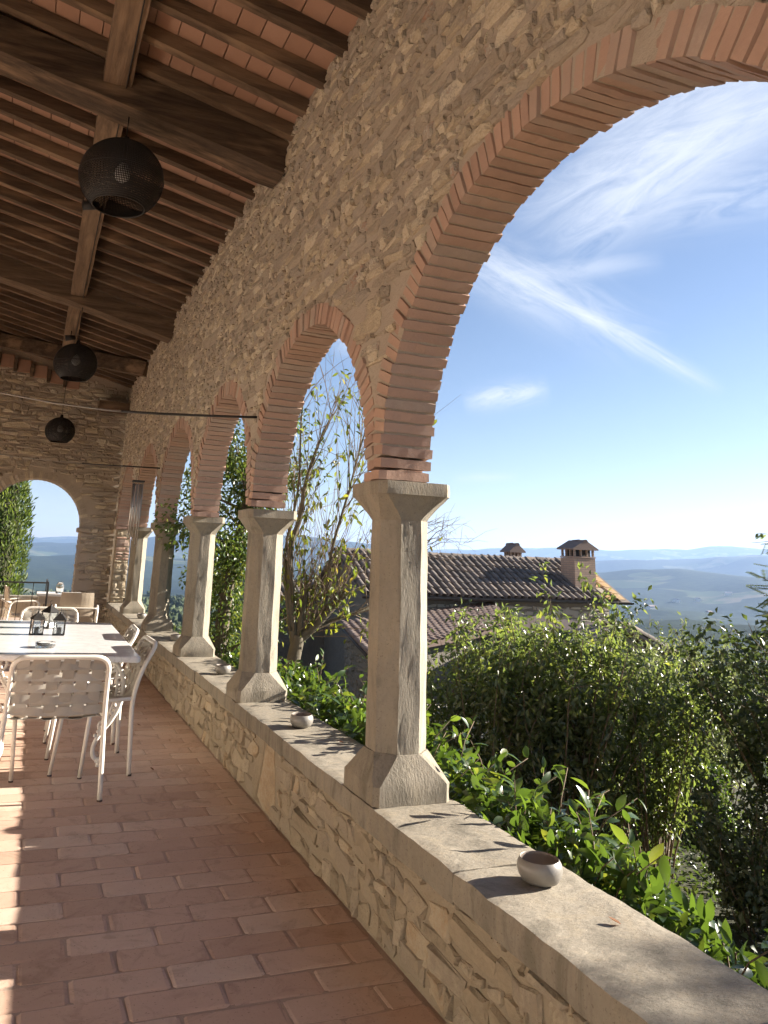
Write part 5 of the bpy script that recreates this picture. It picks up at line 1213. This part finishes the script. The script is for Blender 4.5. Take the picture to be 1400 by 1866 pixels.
qa, qb = q[3], q[0]; Ul = math.hypot(qb[0]-qa[0], qb[1]-qa[1]); U3 = np.array([(qb[0]-qa[0])/Ul, (qb[1]-qa[1])/Ul, 0.]); N3 = np.array([U3[1], -U3[0], 0.]); N3 = N3 if N3[0] < 0 else -N3
for (cx_, cz_, pts) in rubble(.03, Ul-.03, -2.6, -.42, .13, .25, lambda u, v, w, h: v < (qa[2]+(qb[2]-qa[2])*u/Ul)-.18, .02, 47):
    vv, F = stone_mesh_data(pts, np.array([qa[0], qa[1], 0.]), U3, np.array([0, 0, 1.]), N3, rnd.uniform(.012, .035)); c = vv.mean(0); b = MB(); b.add(vv-c, F, rnd.random()*.99+.005); o = b.build('stone', 'dark_wall', lwg); o.location = c.tolist()
b = MB(); b.tube([tuple(BL+np.array([-.02, 0, -.06])), tuple(TL+np.array([-.02, 0, -.06]))], .035, 7); b.build('verge_board', 'iron', lwg)
# dark barn behind the pruned tree
bn = thing('dark_barn', 'dark shaded outbuilding behind the pruned tree', 'barn', (0, 0, 0))
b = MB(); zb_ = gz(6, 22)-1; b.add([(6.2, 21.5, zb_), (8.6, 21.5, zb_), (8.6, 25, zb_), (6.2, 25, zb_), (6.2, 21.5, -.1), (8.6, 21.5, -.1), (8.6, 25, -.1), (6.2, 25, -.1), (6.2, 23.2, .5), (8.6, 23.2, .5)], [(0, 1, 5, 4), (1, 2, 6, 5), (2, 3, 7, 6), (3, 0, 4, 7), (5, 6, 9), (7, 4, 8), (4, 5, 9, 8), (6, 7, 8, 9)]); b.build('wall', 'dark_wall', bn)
b = MB(); b.add([(6.0, 21.2, -.18), (8.8, 21.2, -.18), (8.8, 23.2, .56), (6.0, 23.2, .56), (8.8, 25.3, -.18), (6.0, 25.3, -.18), (6.0, 21.2, -.12), (8.8, 21.2, -.12), (8.8, 23.2, .62), (6.0, 23.2, .62), (8.8, 25.3, -.12), (6.0, 25.3, -.12)], [(0, 3, 2, 1), (3, 5, 4, 2), (6, 7, 8, 9), (9, 8, 10, 11), (0, 1, 7, 6), (1, 2, 8, 7), (2, 4, 10, 8), (4, 5, 11, 10), (5, 3, 9, 11), (3, 0, 6, 9)]); b.build('roof', 'roof_tile', bn)
b = MB()
for i in range(13):
    for k in range(6):
        V_, F_ = coppo(.40, .10, .085); a = math.atan2(.74, 2.0); R3 = np.array(Matrix.Rotation(a, 3, 'X')); b.add(V_ @ R3.T + np.array([6.08+i*.215, 21.2+k*.33, -.10+k*.122]), F_, rnd.random()*.9+.05)
b.build('roof_tile_field', 'roof_tile', bn, kind='stuff')
# small tiled outbuilding on the right with pale stone wall
ob = thing('stone_outbuilding', 'small pale stone outbuilding with a brown tiled gable behind the shrubs on the right', 'outbuilding', (0, 0, 0))
zb_ = gz(12.5, 15)-1; b = MB(); b.add([(10.9, 14.3, zb_), (13.85, 14.3, zb_), (13.85, 17.0, zb_), (10.9, 17.0, zb_), (10.9, 14.3, -.25), (13.85, 14.3, -.66), (13.85, 17, -.66), (10.9, 17, -.25), (12.3, 14.3, .08), (12.3, 17.0, .08)], [(0, 1, 5, 8, 4), (1, 2, 6, 5), (2, 3, 7, 9, 6), (3, 0, 4, 7), (4, 8, 9, 7), (8, 5, 6, 9)]); b.build('wall', 'pale_wall', ob)
stn = rubble(10.92, 13.83, -2.4, -.7, .16, .32, lambda u, v, w, h: True, .02, 43); 
for i, (cx_, cz_, pts) in enumerate(stn):
    vv, F = stone_mesh_data(pts, np.array([0, 14.3, 0.]), np.array([1., 0, 0]), np.array([0, 0, 1.]), np.array([0, -1., 0]), rnd.uniform(.01, .03)); c = vv.mean(0); b = MB(); b.add(vv-c, F, rnd.random()*.99+.005); o = b.build('stone', 'pale_wall', ob); o.location = c.tolist()
for (xa, za, xb, zb2) in ((12.3, .12, 14.2, -.74), (12.3, .12, 10.6, -.30)):
    b = MB(); b.add([(xa, 13.95, za), (xb, 13.95, zb2), (xb, 17.3, zb2), (xa, 17.3, za), (xa, 13.95, za+.07), (xb, 13.95, zb2+.07), (xb, 17.3, zb2+.07), (xa, 17.3, za+.07)], [(0, 1, 2, 3), (4, 7, 6, 5), (0, 4, 5, 1), (1, 5, 6, 2), (2, 6, 7, 3), (3, 7, 4, 0)]); b.build('roof', 'roof_tile_red', ob)
V_, F_ = coppo(.40, .10, .085)
for k in range(6):
    s = k/6; ang = atan2(.86, 1.9); 
    for yy in (14.02, 14.26, 14.5, 14.74, 14.98):
        W_ = V_[:, [1, 0, 2]]; R3 = np.array(Matrix.Rotation(ang, 3, 'Y')); b = MB(); b.add((W_*np.array([-1, 1, 1])) @ R3.T, F_, rnd.random()*.9+.05); o = b.build('roof_tile', 'roof_tile', ob); o.location = (14.2-1.9*s, yy, -.74+.86*s+.10)
# garden wall of pale stone behind the first shrubs
gw = thing('garden_wall', 'pale rough stone garden wall glimpsed low behind the shrubs', 'wall', (0, 0, 0))
zb_ = gz(8, 13.8)-.4; MB().box(6.3, 10.8, 13.8, 14.1, zb_, -1.25).build('wall_core', 'pale_wall', gw)
stn = rubble(6.32, 10.78, zb_+.1, -1.27, .15, .3, lambda u, v, w, h: True, .02, 44)
for i, (cx_, cz_, pts) in enumerate(stn[:290]):
    vv, F = stone_mesh_data(pts, np.array([0, 13.8, 0.]), np.array([1., 0, 0]), np.array([0, 0, 1.]), np.array([0, -1., 0]), rnd.uniform(.015, .04)); c = vv.mean(0); b = MB(); b.add(vv-c, F, rnd.random()*.99+.005); o = b.build('stone', 'pale_wall', gw); o.location = c.tolist()

# ================================================================== FAR WOODS
def ico():
    t = (1+5**.5)/2; v = np.array([(-1, t, 0), (1, t, 0), (-1, -t, 0), (1, -t, 0), (0, -1, t), (0, 1, t), (0, -1, -t), (0, 1, -t), (t, 0, -1), (t, 0, 1), (-t, 0, -1), (-t, 0, 1)], float); v /= np.linalg.norm(v[0])
    f = [(0, 11, 5), (0, 5, 1), (0, 1, 7), (0, 7, 10), (0, 10, 11), (1, 5, 9), (5, 11, 4), (11, 10, 2), (10, 7, 6), (7, 1, 8), (3, 9, 4), (3, 4, 2), (3, 2, 6), (3, 6, 8), (3, 8, 9), (4, 9, 5), (2, 4, 11), (6, 2, 10), (8, 6, 7), (9, 8, 1)]
    V = [tuple(q) for q in v]; F = []; mid = {}
    def m(a, b_):
        k = (min(a, b_), max(a, b_))
        if k not in mid: q = (np.array(V[a])+np.array(V[b_])); q /= np.linalg.norm(q); mid[k] = len(V); V.append(tuple(q))
        return mid[k]
    for a, b_, c in f: x, y, z = m(a, b_), m(b_, c), m(c, a); F += [(a, x, z), (b_, y, x), (c, z, y), (x, y, z)]
    return np.array(V), np.array(F)
IV, IF = ico()
def woods(name, n, rmin, rmax, az0, az1, smin, smax, seed, dens):
    r = np.random.default_rng(seed); rr = np.sqrt(r.uniform(rmin**2, rmax**2, n)) if rmax < 500 else np.exp(r.uniform(np.log(rmin), np.log(rmax), n)); az = np.radians(r.uniform(az0, az1, n)); X = rr*np.sin(az); Y = rr*np.cos(az)
    k = snoise(np.stack([X, Y, 0*X], -1)/90., 1, 6) + .5*snoise(np.stack([X, Y, 0*X], -1)/35., 1, 2) > dens; X, Y = X[k], Y[k]; n = len(X); Z = ground_h(X, Y); S = r.uniform(smin, smax, n)
    V = IV[None]*S[:, None, None]*np.array([1, 1, 1.15]); V = V*(1+.30*np.sin(IV[None, :, 0]*7+r.uniform(0, 6, (n, 1)))[..., None]+.26*r.normal(size=(n, len(IV), 1))); V = V + np.stack([X, Y, Z+S*.8], -1)[:, None]
    Q = (np.arange(n)[:, None, None]*len(IV)+IF[None]).reshape(-1, 3); me = np_mesh(name, V.reshape(-1, 3), Q, np.repeat(r.uniform(0, 1, n), len(IV))); return link(name, me, 'leaf_wood', None, kind='stuff')
woods('woodland', 9000, 120, 330, -6, 26, .8, 1.9, 1, -.05)
woods('woodland', 11000, 300, 1700, -8, 30, 2.0, 3.8, 2, -.15)
# far farm buildings on the opposite slope
mat('far_wall', (.62, .55, .44), rough=.9)
Rn = random.Random(9); G = 'far farm buildings across the valley'
for az, r, lab in ((44.3, 2900, 'tiny pale farm building across the valley, right above the roof verge of the farmhouse'), (45.6, 2950, 'tiny pale farm building across the valley, second of the upper pair'), (46.2, 2500, 'tiny pale farm building lower on the far slope than the upper pair'), (47.4, 3050, 'tiny pale farm building across the valley nearest the right picture edge'), (42.8, 2300, 'tiny pale farm building low in the valley beside the farmhouse chimney')):
    x, y = r*sin(radians(az)), r*cos(radians(az)); z = gz(x, y); t = thing('far_farmhouse', lab, 'house', (x, y, z-1), Rn.uniform(0, 3), G); w, d, h = 22, 12, 9
    MB().box(-w/2, w/2, -d/2, d/2, 0, h).build('wall', 'far_wall', t)
    MB().add([(-w/2-1, -d/2-1, h), (w/2+1, -d/2-1, h), (w/2+1, d/2+1, h), (-w/2-1, d/2+1, h), (-w/2-1, 0, h+3.5), (w/2+1, 0, h+3.5)], [(0, 3, 2, 1), (0, 1, 5, 4), (2, 3, 4, 5), (1, 2, 5), (3, 0, 4)]).build('roof', 'roof_tile_red', t)

# ================================================================== HAZE
m = bpy.data.materials.new('haze'); m.use_nodes = True; nt = m.node_tree; nt.nodes.clear(); pv = nt.nodes.new('ShaderNodeVolumePrincipled'); pv.inputs['Density'].default_value = 7.5e-5; pv.inputs['Color'].default_value = (.40, .60, 1, 1); pv.inputs['Anisotropy'].default_value = .25
mo = nt.nodes.new('ShaderNodeOutputMaterial'); nt.links.new(pv.outputs[0], mo.inputs['Volume']); MATS['haze'] = m
MB().box(-13600, 13600, -13600, 13600, -260, 430).build('haze', 'haze', None, kind='stuff')
